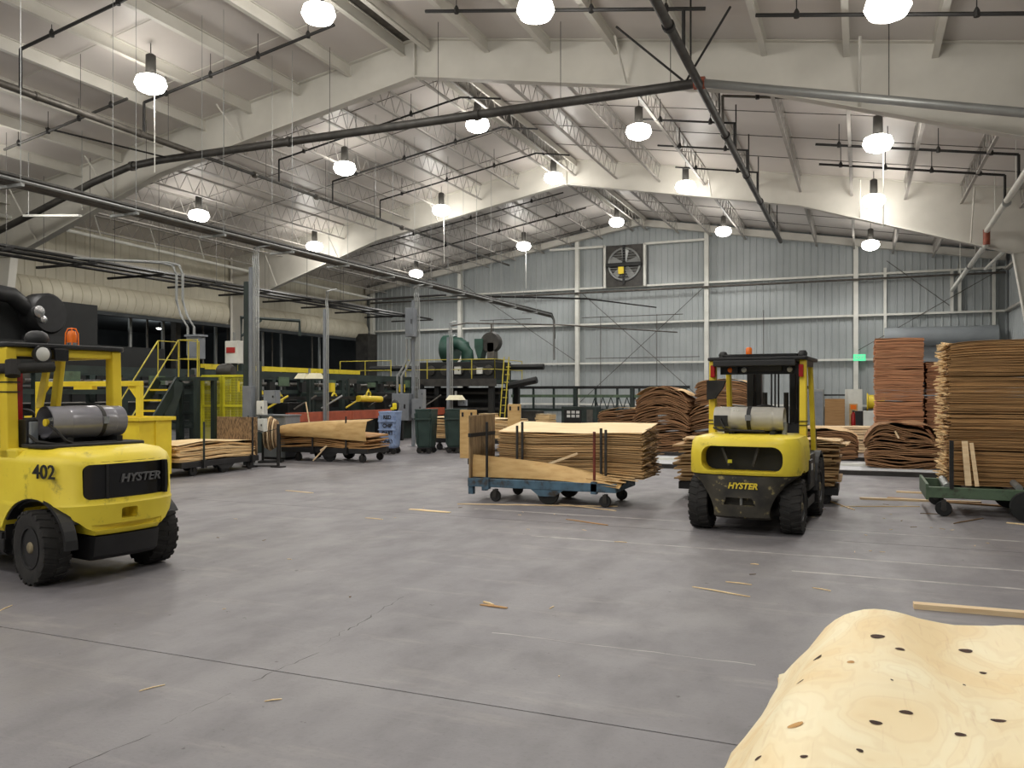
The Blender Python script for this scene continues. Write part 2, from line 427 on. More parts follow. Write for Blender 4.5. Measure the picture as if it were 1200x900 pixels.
# ribbed wall panels
def rib_strip(a0, a1, zb, ztop, fix, axis, sign, m, parent, rib=.305, d=.035):
    a = a0
    while a < a1-.05:
        b = min(a+rib*3, a1); n = max(1, round((b-a)/rib)); prof = []
        for k in range(n):
            s = a+(b-a)*k/n; e = a+(b-a)*(k+1)/n; q = (e-s)
            prof += [(s, 0), (s+q*.70, 0), (s+q*.77, d), (s+q*.93, d)]
        prof.append((b, 0))
        vs = []; fs = []
        for i, (t, o) in enumerate(prof):
            zt = ztop(t)
            for z in (zb, zt): vs.append((t, fix+sign*o, z) if axis == 'x' else (fix+sign*o, t, z))
            if i: fs.append((2*i-2, 2*i, 2*i+1, 2*i-1))
        MB().add(vs, fs).build('wall_panel', m, parent)
        a = b
wb = struct('wall_back')
rib_strip(XL-.2, XR+.3, 0, lambda x: roof(x)+.1, YB+.1, 'x', -1, 'wall_grey', wb)
for z, x0, x1 in ((7.05, XL, XR), (5.2, XL, XR), (3.2, XL, XR), (1.1, XL, XR)):
    MB().box(x0, x1, YB-.19, YB-.01, z-.045, z+.045).build('girt', 'steel_white', wb)
for x, zb in ((-25.8, 0), (-20.2, 0), (-13.45, 0), (-6.86, 0), (-.17, 0)):
    MB().box(x-.1, x+.1, YB-.3, YB-.04, zb, roof(x)-.3).build('wall_column', 'steel_white', wb)
for x, z0, z1 in ((1.04, 3.9, 7.3), (5.3, 3.9, 7.3), (3.7, 5.2, 7.05), (4.0, 5.2, 7.05)): MB().box(x-.06, x+.06, YB-.2, YB-.02, z0, z1).build('jamb', 'steel_white', wb)
for s in (-1, 1):                            # gable rafter with its purlin clips
    xa, xb = RX, RX+s*15.9
    MB().beam((xa, YB-.35, roof(xa)-.3), (xb, YB-.35, roof(xb)-.3), .22, .3).build('gable_rafter', 'steel_cream', wb)
    MB().beam((xa, YB-.35, roof(xa)-.46), (xb, YB-.35, roof(xb)-.46), .3, .025).build('rafter_flange', 'steel_cream', wb)
for x0, z0, x1, z1 in ((-13.3, 6.9, -6.9, 1.2), (-13.3, 1.2, -6.9, 6.9), (-20, 7.6, -13.5, 3.3), (5.6, 7.0, -.1, 3.6), (1.1, 7.6, 3.6, 5.5)):
    MB().rod((x0, YB-.22, z0), (x1, YB-.22, z1), .016, 5).build('brace_rod', 'conduit', wb)
for z in (6.80,):
    MB().rod((XL+.5, YB-.42, z), (XR-.2, YB-.42, z), .05, 8).build('wall_pipe', 'conduit', wb, smooth=40)
for x0, x1, z in ((-13.2, -8.0, 5.55), (-19, -16, 5.6), (-13, -7.2, 3.45)):
    MB().rod((x0, YB-.2, z), (x1, YB-.2, z), .02, 5).build('wall_conduit', 'conduit', wb)
for x in (-12.2, -9.3, -18.2, -4.2): MB().rod((x, YB-.2, 1.2), (x, YB-.2, 5.6), .018, 5).build('wall_conduit', 'conduit', wb)
wl = struct('wall_left')
ed = [Y0]+FR+[YB]
for a, b in zip(ed, ed[1:]):
    rib_strip(a, b, 4.75, lambda t: roof(XL)+.05, XL, 'y', 1, 'wall_beige', wl, rib=.4, d=.02)
    prof = []
    for k in range(9):
        q = k/8; prof.append((XL+.05+.26*math.sin(PI*q)**.8, 4.72+q*1.0))
    prof += [(XL-.1, 5.72), (XL-.1, 4.72)]
    n = int((b-a-.7)/.4); rings = []
    for k in range(n+1):
        y = a+.35+(b-a-.7)*k/n
        for dy, dd in ((-.018, 0), (0, -.03), (.018, 0)):
            rings.append([(p[0]+(dd if i < 9 else 0), y+dy, p[1]) for i, p in enumerate(prof)])
    MB().loft(rings).build('insulation_roll', 'insul', wl, smooth=50)
    MB().box(XL-.1, XL+.12, a, b, 4.62, 4.76).build('opening_header', 'dark_wall', wl)
    MB().box(XL+.02, XL+.2, a, b, 6.6, 6.7).build('girt', 'steel_cream', wl)
MB().box(XL+.1, XL+.9, YB-1.3, YB-.35, 1.8, 5.0).build('corner_housing', 'pipe_dark', wl)
wr = struct('wall_right')
rib_strip(Y0, YB, 0, lambda t: roof(XR)+.05, XR, 'y', -1, 'wall_grey', wr, rib=.4)
for z in (7.0, 5.2, 3.2, 1.1): MB().box(XR-.2, XR-.03, Y0, YB, z-.04, z+.04).build('girt', 'steel_cream', wr)
wf = struct('wall_front'); MB().box(-42, 8, Y0-.2, Y0, 0, 10.7).build('wall_panel', 'wall_grey', wf)
wa = struct('wall_annex')
MB().box(-42.2, -42, Y0, 42, 0, 5.6).build('wall_panel', 'dark_wall', wa)
MB().box(-42.2, XL, 41.2, 41.4, 0, 5.6).build('wall_panel', 'dark_wall', wa)
MB().box(-42.2, XL-.15, Y0, 42, 5.5, 5.6).build('roof_panel', 'dark_wall', wa)
for y in (19, 24, 29, 34): MB().box(-29.2, -28.9, y, y+.3, 0, 5.5).build('annex_column', 'conduit', wa)
for k in range(14): MB().rod((-27.4-.5*(k % 3), 21+1.35*k, 0), (-27.4-.5*(k % 3), 21+1.35*k, 5.5), .05+.03*(k % 2), 6).build('annex_pipe', 'galv' if k % 2 else 'conduit', wa)
rib_strip(12, 23, 0, lambda t: 4.6, -31, 'y', 1, 'dark_wall', wa, rib=.35, d=.08)

# rolled-up door at the right of the back wall
dr = struct('door_1')
MB().lathe([(.02, 1.0), (.42, 1.0), (.42, 5.4), (.02, 5.4)], 16, 'x', (0, YB-.55, 4.15)).build('door_drum', 'door_grey', dr, smooth=40)
MB().box(1.2, 5.2, YB-.3, YB-.22, 0, 4.0).build('door_curtain', 'door_grey', dr)
for k in range(20): MB().box(1.2, 5.2, YB-.325, YB-.3, .05+k*.2, .21+k*.2).build('door_slat', 'door_grey', dr)
for x in (1.1, 5.3): MB().box(x-.07, x+.07, YB-.36, YB-.2, 0, 4.0).build('door_track', 'galv', dr)

# ---------------------------------------------------------------- high-bay lamps
LCX = [.4, -5.5, -10.3, -14.9, -20.8]
LCN = ['fifth column from the left', 'fourth column from the left', 'column under the ridge', 'second column from the left', 'leftmost column']
LRY = [-8.0, -.6, 6.8, 14.2, 21.9, 28.4, 36.9]
LRN = ['', 'row behind the camera', 'row over the camera', 'nearest visible row', 'second visible row', 'third visible row', 'farthest row']
def lamp_meshes():
    a = MB(); a.lathe([(.05, .62), (.11, .58), (.115, .2), (.09, .16), (.2, .1)], 16)
    b = MB(); b.lathe([(.18, .12), (.31, .06), (.35, -.08), (.28, -.21), (.12, -.28), (.01, -.29)], 20)
    return a.mesh('ballast_housing', 40), b.mesh('lens', 40)
ma, mb_ = lamp_meshes(); ma.materials.append(MATS['pipe_dark']); mb_.materials.append(MATS['lamp_lens'])
ld = bpy.data.lights.new('lamp', 'SPOT'); ld.energy = LAMP_WATTS; ld.color = (1, .98, .945); ld.shadow_soft_size = .28; ld.spot_size = math.radians(158); ld.spot_blend = .35
lu = bpy.data.lights.new('lamp_glow', 'POINT'); lu.energy = UP_WATTS; lu.color = (1, .965, .91); lu.shadow_soft_size = .3
for iy, y in enumerate(LRY):
    for ix, x in enumerate(LCX):
        z = roof(x)-.9
        vis = iy >= 3
        t = thing('high_bay_lamp', 'lit high bay lamp in the %s, %s' % (LRN[iy] or 'row far behind the camera', LCN[ix]), 'lamp', (x, y, z), 0, 'high bay lamps under the roof')
        place(ma, 'ballast_housing', t); place(mb_, 'lens', t)
        MB().rod((0, 0, .6), (0, 0, .86), .012, 5).build('hanger', 'conduit', t)
        if (iy, ix) in ((3, 3), (5, 3), (6, 3), (4, 0)):
            MB().rod((.12, 0, -.15), (.12, 0, -2.1), .012, 5).build('power_cord', 'steel_white', t)
        lo = bpy.data.objects.new('bulb', ld); COL.objects.link(lo); lo.parent = t; lo.location = (0, 0, -.42)
        lo = bpy.data.objects.new('bulb_glow', lu); COL.objects.link(lo); lo.parent = t; lo.location = (0, 0, -.42)

for i, (x, y) in enumerate(((-34, 20), (-34, 33))):
    t = thing('annex_lamp', 'small lamp in the dark annex beyond the left wall opening, %s of two' % ('nearer', 'farther')[i], 'lamp', (x, y, 5.1))
    MB().lathe([(.05, .3), (.06, .1), (.2, .0)], 12).build('lamp_hood', 'pipe_dark', t, smooth=40)
    MB().lathe([(.19, 0), (.15, -.06), (.01, -.08)], 12).build('lens', 'white_lit', t, smooth=40)
    lp = bpy.data.lights.new('annex_bulb', 'POINT'); lp.energy = 110; lp.color = (.95, 1, 1); lp.shadow_soft_size = .15
    lo = bpy.data.objects.new('bulb', lp); COL.objects.link(lo); lo.parent = t; lo.location = (0, 0, -.25)

# ---------------------------------------------------------------- overhead pipes
def hanger_rods(t, pts, m='pipe_dark', r=.008, clamp=None):
    for x, y, z in pts:
        MB().rod((x, y, z), (x, y, roof(x)-.02), r, 4).build('hanger_rod', m, t)
        if clamp: MB().torus(clamp, .014, 'x' if clamp > 0 else 'y', (x, y, z), 12, 5).build('clamp', m, t)
t = thing('sprinkler_main', 'thick grey pipe spanning the hall under the nearest roof frame, bent down left', 'pipe')
MB().path([(-24.2, 17.0, 6.5), (-22.3, 17.0, 7.0), (-20.0, 17, 7.65), (-18.6, 17, 7.95), (-17.6, 17, 8.0), (-3.05, 17, 8.0)], .1, 10).build('pipe', 'pipe_dark', t, smooth=40)
MB().path([(-3.0, 17, 8.0), (2.7, 17, 6.64), (5.3, 17, 6.1)], .085, 10).build('pipe', 'galv', t, smooth=40, label='pale right end of the pipe')
for x, z in ((-18.5, 7.95), (-13.2, 8.0), (-8.0, 8.0)):
    MB().rod((x-.06, 17, z), (x+.06, 17, z), .13, 12).build('coupling', 'pipe_dark', t, smooth=40)
MB().rod((-3.12, 17, 8.0), (-2.9, 17, 7.99), .125, 12).build('coupling', 'rust_orange', t, smooth=40, label='rusty orange tee coupling')
hanger_rods(t, [(-18, 17, 8.0), (-15.3, 17, 8.0), (-12.0, 17, 8.0), (-9.0, 17, 8), (-6, 17, 8.0), (-3.6, 17, 8.0), (.5, 17, 7.15), (2.9, 17, 6.6)])
for a, b in (((-4.7, 16.8, 9.35), (-3.3, 17, 8.05)), ((-3.3, 17, 8.05), (-2.2, 15.6, 8.8)), ((-19.6, 15.2, 8.6), (-17.1, 17, 8.0))): MB().rod(a, b, .025, 5).build('sway_brace', 'pipe_black', t)
t = thing('sprinkler_main', 'dark pipe running lengthwise from top centre down to the right of the ridge', 'pipe')
MB().rod((-3.0, 10.5, 7.95), (-3.0, 35.6, 7.9), .085, 10).build('pipe', 'pipe_dark', t, smooth=40)
for y in (14, 20.5, 24.5, 28, 32): MB().rod((-3, y-.06, 7.93), (-3, y+.06, 7.93), .11, 10).build('coupling', 'pipe_black', t, smooth=40)
hanger_rods(t, [(-3, y, 7.9) for y in (13, 16, 19.5, 22.3, 25, 27.5, 31, 34)], 'pipe_black', .018)
t = thing('sprinkler_main', 'long slim pipe crossing from the upper left edge towards the back wall', 'pipe')
MB().rod((-16.4, 9.0, 8.1), (-16.4, 17.3, 8.1), .08, 10).build('pipe', 'conduit', t, smooth=40)
MB().rod((-16.4, 17.3, 8.1), (-16.4, 38.6, 8.15), .05, 8).build('pipe', 'pipe_dark', t, smooth=40)
for y in (12.5, 15.3, 19.5, 22.5, 28): MB().rod((-16.4, y-.05, 8.1), (-16.4, y+.05, 8.1), .095, 10).build('coupling', 'conduit', t, smooth=40)
hanger_rods(t, [(-16.4, y, 8.1) for y in (11.2, 13.6, 16.2, 20, 23, 26, 30, 33.5, 37)])
t = thing('sprinkler_main', 'white pipe stepping down under the right roof edge near the column', 'pipe')
MB().path([(3.6, 19.0, 7.0), (3.6, 29.2, 6.68)], .08, 10).build('pipe', 'steel_white', t, smooth=40)
MB().path([(3.6, 29.2, 6.3), (3.6, 39.6, 6.05)], .08, 10).build('pipe', 'steel_white', t, smooth=40)
MB().path([(3.6, 29.2, 6.72), (3.6, 29.2, 6.26)], .1, 10).build('coupling', 'rust_orange', t, smooth=40, label='rusty orange drop coupling')
for y in (21.3, 25.4, 33.5, 37.0): MB().rod((3.6, y-.05, 6.95-.031*(y-19) if y < 29 else 6.18), (3.6, y+.05, 6.95-.031*(y-19) if y < 29 else 6.18), .11, 10).build('coupling', 'galv', t, smooth=40)
hanger_rods(t, [(3.6, 21, 6.9), (3.6, 24, 6.8), (3.6, 27.5, 6.7), (3.6, 32, 6.2), (3.6, 36.5, 6.1)], 'steel_white', .012)
t = thing('branch_pipe', 'short white pipe beside the right column, behind the second frame', 'pipe')
MB().path([(4.9, 31.5, 6.9), (4.4, 36.0, 6.4)], .06, 8).build('pipe', 'steel_white', t, smooth=40)
hanger_rods(t, [(4.7, 33, 6.75)], 'steel_white')

def branch(label, x0, x1, y, drop=.5, riser=None, m='pipe_dark', r=.035, heads=4):
    t = thing('branch_pipe', label, 'pipe', (0, 0, 0), 0, 'sprinkler branch lines')
    P = lambda x: (x, y, roof(x)-drop)
    mb = MB(); pts = [P(x0)]
    if (x0-RX)*(x1-RX) < 0: pts.append(P(RX))
    pts.append(P(x1)); mb.path(pts, r, 6)
    if riser is not None:
        x = riser[0]; mb.path([P(x), (x, y, riser[1])], r, 6)
    mb.build('pipe', m, t, smooth=40)
    for k in range(heads):
        x = x0+(x1-x0)*(k+.5)/heads; p = P(x)
        MB().lathe([(.05, 0), (.05, .1), (.02, .16)], 8, 'z', (p[0], p[1], p[2]-.05)).build('sprinkler_head', 'pipe_black', t)
        MB().rod(p, (p[0], p[1], roof(x)-.03), .01, 4).build('hanger_rod', m, t)
branch('dark branch pipe at the top left corner with a short elbow drop', -16.35, -8.9, 12.1, .5, (-16.35, 8.1), 'pipe_black')
branch('dark branch pipe left of centre passing behind the leftmost near lamp', -16.38, -10.75, 15.4, .55, (-16.38, 8.1), 'pipe_black')
branch('thin branch pipe at far left joining the long slim pipe', -20.9, -16.5, 15.0, .55, None, 'pipe_dark')
branch('dark branch pipe at the top beside the centre lamp', -8.4, -2.6, 15.3, .5, (-3.0, 7.95), 'pipe_black')
branch('dark branch pipe at the top right crossing behind the right lamp', -1.75, 3.9, 15.6, .5, None, 'pipe_black')
branch('slim right branch pipe ending in an elbow, nearer of two', -1.1, 3.6, 23.6, .6, (3.6, 6.85), 'pipe_black')
branch('slim right branch pipe ending in an elbow, farther of two', -1.1, 3.6, 25.7, .6, (3.6, 6.8), 'pipe_black')
branch('slim branch pipe on the right slope just behind the front frame', -3.0, 3.4, 20.0, .55, (-3.0, 7.9), 'conduit')
for i, y in enumerate((20.6, 23.4, 26.4)):
    branch('thin dark branch pipe on the left slope, %s behind the front frame' % ('first', 'second', 'third')[i], -16.4, -9.0, y, .62, (-16.4, 8.1), 'pipe_black', .028)
for i, y in enumerate((31.5, 34.5, 38)):
    branch('thin branch pipe on the left slope, %s behind the second frame' % ('first', 'second', 'third')[i], -22.0, -11.0, y, .62, None, 'pipe_dark', .028)
for i, y in enumerate((22.0, 24.6, 27.2)):
    branch('short dark branch stub over the right lengthwise pipe, %s from the front frame' % ('first', 'second', 'third')[i], -5.6, -2.95, y, .6, (-3.0, 7.93), 'pipe_black', .028, 2)

# white pipe along the left wall
t = thing('wall_pipe', 'white pipe running along the upper left wall', 'pipe')
MB().path([(-24.9, 16.5, 7.3), (-24.9, 30.0, 7.05), (-24.9, 40.2, 6.9)], .06, 8).build('pipe', 'steel_white', t, smooth=40)
MB().rod((-24.9, 29.8, 7.3), (-24.9, 29.8, 6.75), .09, 10).build('coupling', 'rust_orange', t, smooth=40, label='rusty orange coupling')
for y in (19, 21.5, 24, 26.5, 33): MB().rod((-24.9, y, 7.2), (-24.9, y-.3, roof(-24.9)-.05), .02, 5).build('hanger_rod', 'steel_white', t)

# conduit run hung over the floor on the left, with its four drop posts
t = thing('conduit_run', 'long hung tray of grey conduits crossing the left side lengthwise', 'conduit')
Y1, Y2 = 8.5, 35.6
for dx, dz, r, m in ((-.13, 0, .05, 'conduit'), (-.02, .02, .03, 'galv'), (.07, 0, .045, 'conduit'), (.15, .01, .028, 'galv'), (0, .1, .05, 'pipe_dark')):
    MB().path([(-13+dx, Y1, 5.2+dz), (-13+dx, Y2-dx*3, 5.2+dz), (-13+dx, Y2+.3-dx*3, 5.05), (-13+dx, Y2+.35-dx*3, 3.2 if dx > 0 else 4.2)], r, 6).build('conduit', m, t, smooth=40)
k = 9.4
while k < 35:
    MB().box(-13.35, -12.65, k-.03, k+.03, 5.08, 5.13).build('strut', 'galv', t)
    for dx in (-.3, .3): MB().rod((-13+dx, k, 5.1), (-13+dx, k, roof(-13)-.03), .007, 4).build('hanger_rod', 'galv', t)
    k += 2.35
def drop_post(y, label, n, boxes, top=5.1, w=.07):
    t = thing('conduit_post', label, 'post', (-13.0, y, 0))
    MB().box(-w/2, w/2, -w/2, w/2, .01, top-.5).build('post', 'grey_box', t)
    MB().box(-.14, .14, -.14, .14, 0, .015).build('base_plate', 'grey_box', t)
    for i in range(n):
        dx = .07+.05*i
        MB().path([(dx, -.02, .9), (dx, -.02, top-.55), (dx-.08, .05, top-.3), (dx-.08, .1, top-.02), (dx-.1, .5, top+.08)], .017, 6).build('conduit', 'galv', t, smooth=40)
    for x, yy, z, sx, sy, sz, m in boxes:
        bx = MB().cbox((x, yy, z), (sx, sy, sz)).build('electrical_box', m, t, bevel=.01)
        MB().box(x-sx*.42, x+sx*.42, yy-sy/2-.012, yy-sy/2, z-sz*.42, z+sz*.42).build('box_cover', m, bx)
        MB().box(x+sx*.25, x+sx*.33, yy-sy/2-.03, yy-sy/2-.012, z-sz*.06, z+sz*.1).build('handle', 'black', bx)
    return t
p1 = drop_post(15.35, 'grey conduit post with a tall cabinet beside the yellow guard doors', 4, [(.02, -.12, 1.0, .24, .16, 1.7, 'grey_box'), (.34, -.05, 1.35, .2, .15, .32, 'white_board'), (.34, -.05, .95, .2, .15, .3, 'white_board'), (.5, .1, 1.6, .36, .16, .3, 'grey_box')], 5.1, .09)
MB().box(-.32, -.2, .1, .24, 0, 4.3).build('green_post', 'green_mach', p1, label='dark green post beside the conduits')
p2 = drop_post(18.2, 'slim grey conduit post above the orange rail', 2, [], 4.4)
p3 = drop_post(22.9, 'grey conduit post with big switch boxes behind the blue bin', 4, [(-.3, -.2, 1.25, .6, .25, .85, 'grey_box'), (.3, -.2, 1.2, .4, .22, .6, 'grey_box'), (.42, -.2, 1.65, .18, .18, .3, 'grey_box'), (0, -.15, 3.9, .3, .25, .9, 'grey_box')], 5.1, .09)
MB().path([(-.35, -.15, 1.65), (-.35, -.15, 2.2), (-.1, 0, 2.7), (-.1, 0, 3.4)], .04, 6).build('conduit', 'galv', p3, smooth=40)
MB().path([(-.5, -.15, 1.65), (-.5, -.15, 2.2), (-.25, 0, 2.7), (-.25, 0, 3.4)], .04, 6).build('conduit', 'galv', p3, smooth=40)
p4 = drop_post(25.3, 'grey conduit post with a pale lamp shade over the green bins', 3, [(.55, 0, 1.35, .3, .15, .2, 'grey_box')], 4.1, .09)
MB().path([(0, .2, 4.0), (.2, 1.0, 4.15), (3, 3, 4.15), (6, 9, 4.2)], .03, 6).build('conduit', 'conduit', p4, smooth=40)

# black conduits along the left wall
t = thing('conduit_rack', 'rack of many black conduits hung along the left wall', 'conduit')
for i in range(8):
    x = -21.1-.22*i; z = 5.62+.05*(i % 3)
    MB().path([(x, 11, z), (x, 39.0-.3*i, z)], (.05, .035, .045)[i % 3], 6).build('conduit', 'pipe_black', t, smooth=40)
k = 12.5
while k < 39:
    MB().box(-23.2, -20.7, k-.04, k+.04, 5.48, 5.55).build('strut', 'pipe_black', t)
    for x in (-22.9, -20.95): MB().rod((x, k, 5.5), (x, k, roof(x)-.05), .009, 4).build('hanger_rod', 'pipe_dark', t)
    k += 2.6
for y, x1, nm in ((17.2, -16.9, 'bent conduits dropping beside the yellow stair railing'), (30.5, -16.0, 'thin black conduit crossing to the right below the far lamps')):
    t = thing('conduit_drop', nm, 'conduit')
    for i in range(2):
        d = .22*i
        if y < 20: pts = [(-21, y, 5.6), (x1-.5-d, y, 5.25), (x1-.12-d, y, 5.15), (x1-d, y, 4.9), (x1-d, y, 4.2), (x1+.15-d, y, 3.8), (x1+.4-d, y, 3.45), (x1+.4-d, y, 2.7)]
        else: pts = [(-22, y+d, 5.7), (x1, y+d, 5.75), (-11, y+4+d, 5.8), (-8.6, y+7, 5.6)]
        MB().path(pts, .035 if y < 20 else .03, 7).build('conduit', 'galv' if y < 20 else 'pipe_black', t, smooth=40)
t = thing('strut_bar', 'pale diagonal strut under the left end of the thick pipe', 'strut'); MB().beam((-22.0, 16.4, 6.75), (-19.3, 16.0, 6.45), .1, .06).build('bar', 'steel_white', t)
for x in (-21.7, -19.6): MB().rod((x, 16.3, 6.7), (x, 16.3, roof(x)-.05), .01, 4).build('hanger_rod', 'galv', t)

# exhaust fan in the gable
t = thing('exhaust_fan', 'large round exhaust fan high in the back wall under the ridge', 'fan', (-10.92, YB-.3, 8.15))
MB().box(-.95, .95, -.02, .12, -1.1, .98).build('fan_panel', 'pipe_dark', t)
MB().torus(.8, .06, 'y', (0, -.08, 0), 28, 8).build('fan_ring', 'galv', t, smooth=50)
for k in range(5):
    a = 2*PI*k/5+.3; c, s = math.cos(a), math.sin(a)
    MB().add([(c*.12-s*.1, -.06, s*.12+c*.1), (c*.12+s*.1, -.02, s*.12-c*.1), (c*.74+s*.22, -.02, s*.74-c*.22), (c*.74-s*.14, -.1, s*.74+c*.14)], [(0,1,2,3)]).build('blade', 'galv', t)
MB().lathe([(.01, -.14), (.14, -.12), (.14, 0)], 14, 'y').build('hub', 'mach_dark', t, smooth=40)
for k in range(12): 
    z = -.72+k*.13; h = math.sqrt(max(.01, .76**2-z*z)); MB().box(-h, h, -.2, -.18, z-.008, z+.008).build('guard_bar', 'galv', t)
MB().box(-.06, .06, -.2, -.12, -1.0, .95).build('motor_bracket', 'mach_dark', t)
MB().box(-.9, .9, -.26, -.1, -.12, .06).build('motor_bracket', 'mach_dark', t)
MB().box(-.25, .02, -.3, -.12, -.5, -.15).build('motor', 'yellow_clean', t, label='yellowish fan motor')
for x in (-1.03, 1.03): MB().box(x-.06, x+.06, -.06, .14, -1.15, 1.0).build('frame_post', 'steel_white', t)
for x0, x1 in ((-4.0, -1.03), (1.03, 4.0)): MB().box(x0, x1, -.06, .14, .92, 1.02).build('frame_rail', 'steel_white', t)

# exit sign
t = thing('exit_sign', 'glowing green exit sign on the back wall girt', 'sign', (-.02, YB-.26, 3.28))
MB().box(-.26, .26, -.06, .06, -.15, .15).build('sign_face', 'exit_green', t, bevel=.01)
text('EXIT', .2, 'letter_white', t, (0, -.066, 0), (PI/2, 0, 0))

# ---------------------------------------------------------------- forklifts (local +y is forward, origin on the floor under the rear axle)
def outline(hw, yf, yr, n=3.6, m=16):
    pts = [(hw, yf)]
    for k in range(m+1):
        a = PI*k/m; c, s = math.cos(a), math.sin(a)
        pts.append((hw*math.copysign(abs(c)**(2/n), c), -abs(yr)*abs(s)**(2/n)))
    pts.append((-hw, yf)); return pts
def rings(rows, yf, n=3.6):
    return [[(x, y, z) for x, y in outline(hw, yf, yr, n)] for z, hw, yr in rows]
def tire(R, wd, rim):
    mb = MB(); h = wd/2
    mb.lathe([(rim, -h*.8), (R*.82, -h), (R*.95, -h*.92), (R*.975, -h*.7), (R*.975, h*.7), (R*.95, h*.92), (R*.82, h), (rim, h*.8), (rim*.98, 0)], 32, 'x', cap=False)
    n = 22
    for k in range(n):
        for s in (-1, 1):
            a = 2*PI*(k+(.5 if s > 0 else 0))/n
            M = Matrix.Rotation(a, 4, 'X')
            b = MB().add([(s*h*.08, -.035, R*.955), (s*h*1.02, -.005, R*.93), (s*h*1.02, .045, R*.93), (s*h*.08, .015, R*.955), (s*h*.08, -.03, R), (s*h*.96, 0, R*.995), (s*h*.96, .04, R*.995), (s*h*.08, .01, R)],
                         [(3,2,1,0),(4,5,6,7),(0,1,5,4),(1,2,6,5),(2,3,7,6),(3,0,4,7)]).xf(M)
            mb.add(b.v, b.f)
    return mb
def wheel(t, x, y, R, wd, side, steer=0, rimm='black'):
    rim = R*.56
    o = tire(R, wd, rim).build('tire', 'rubber', t, smooth=35); o.location = (x, y, R); o.rotation_euler = (0, 0, steer)
    r = MB().lathe([(rim, side*wd*.38), (rim*1.02, side*wd*.44), (rim*.93, side*wd*.44), (rim*.86, side*wd*.1), (rim*.5, side*wd*.04), (rim*.4, side*wd*.04)], 24, 'x').build('rim', rimm, o, smooth=40)
    h = MB().lathe([(rim*.45, side*wd*.02), (rim*.34, side*wd*.2), (rim*.27, side*wd*.42), (rim*.2, side*wd*.46), (.01, side*wd*.46)], 16, 'x').build('hub', 'hub_dust', o, smooth=40)
    lg = MB()
    for k in range(6):
        a = 2*PI*k/6; lg.lathe([(.014, side*wd*.05), (.014, side*wd*.2), (.004, side*wd*.21)], 6, 'x', (0, rim*.62*math.cos(a), rim*.62*math.sin(a)))
    lg.build('lug_nuts', 'galv', o)
    return o
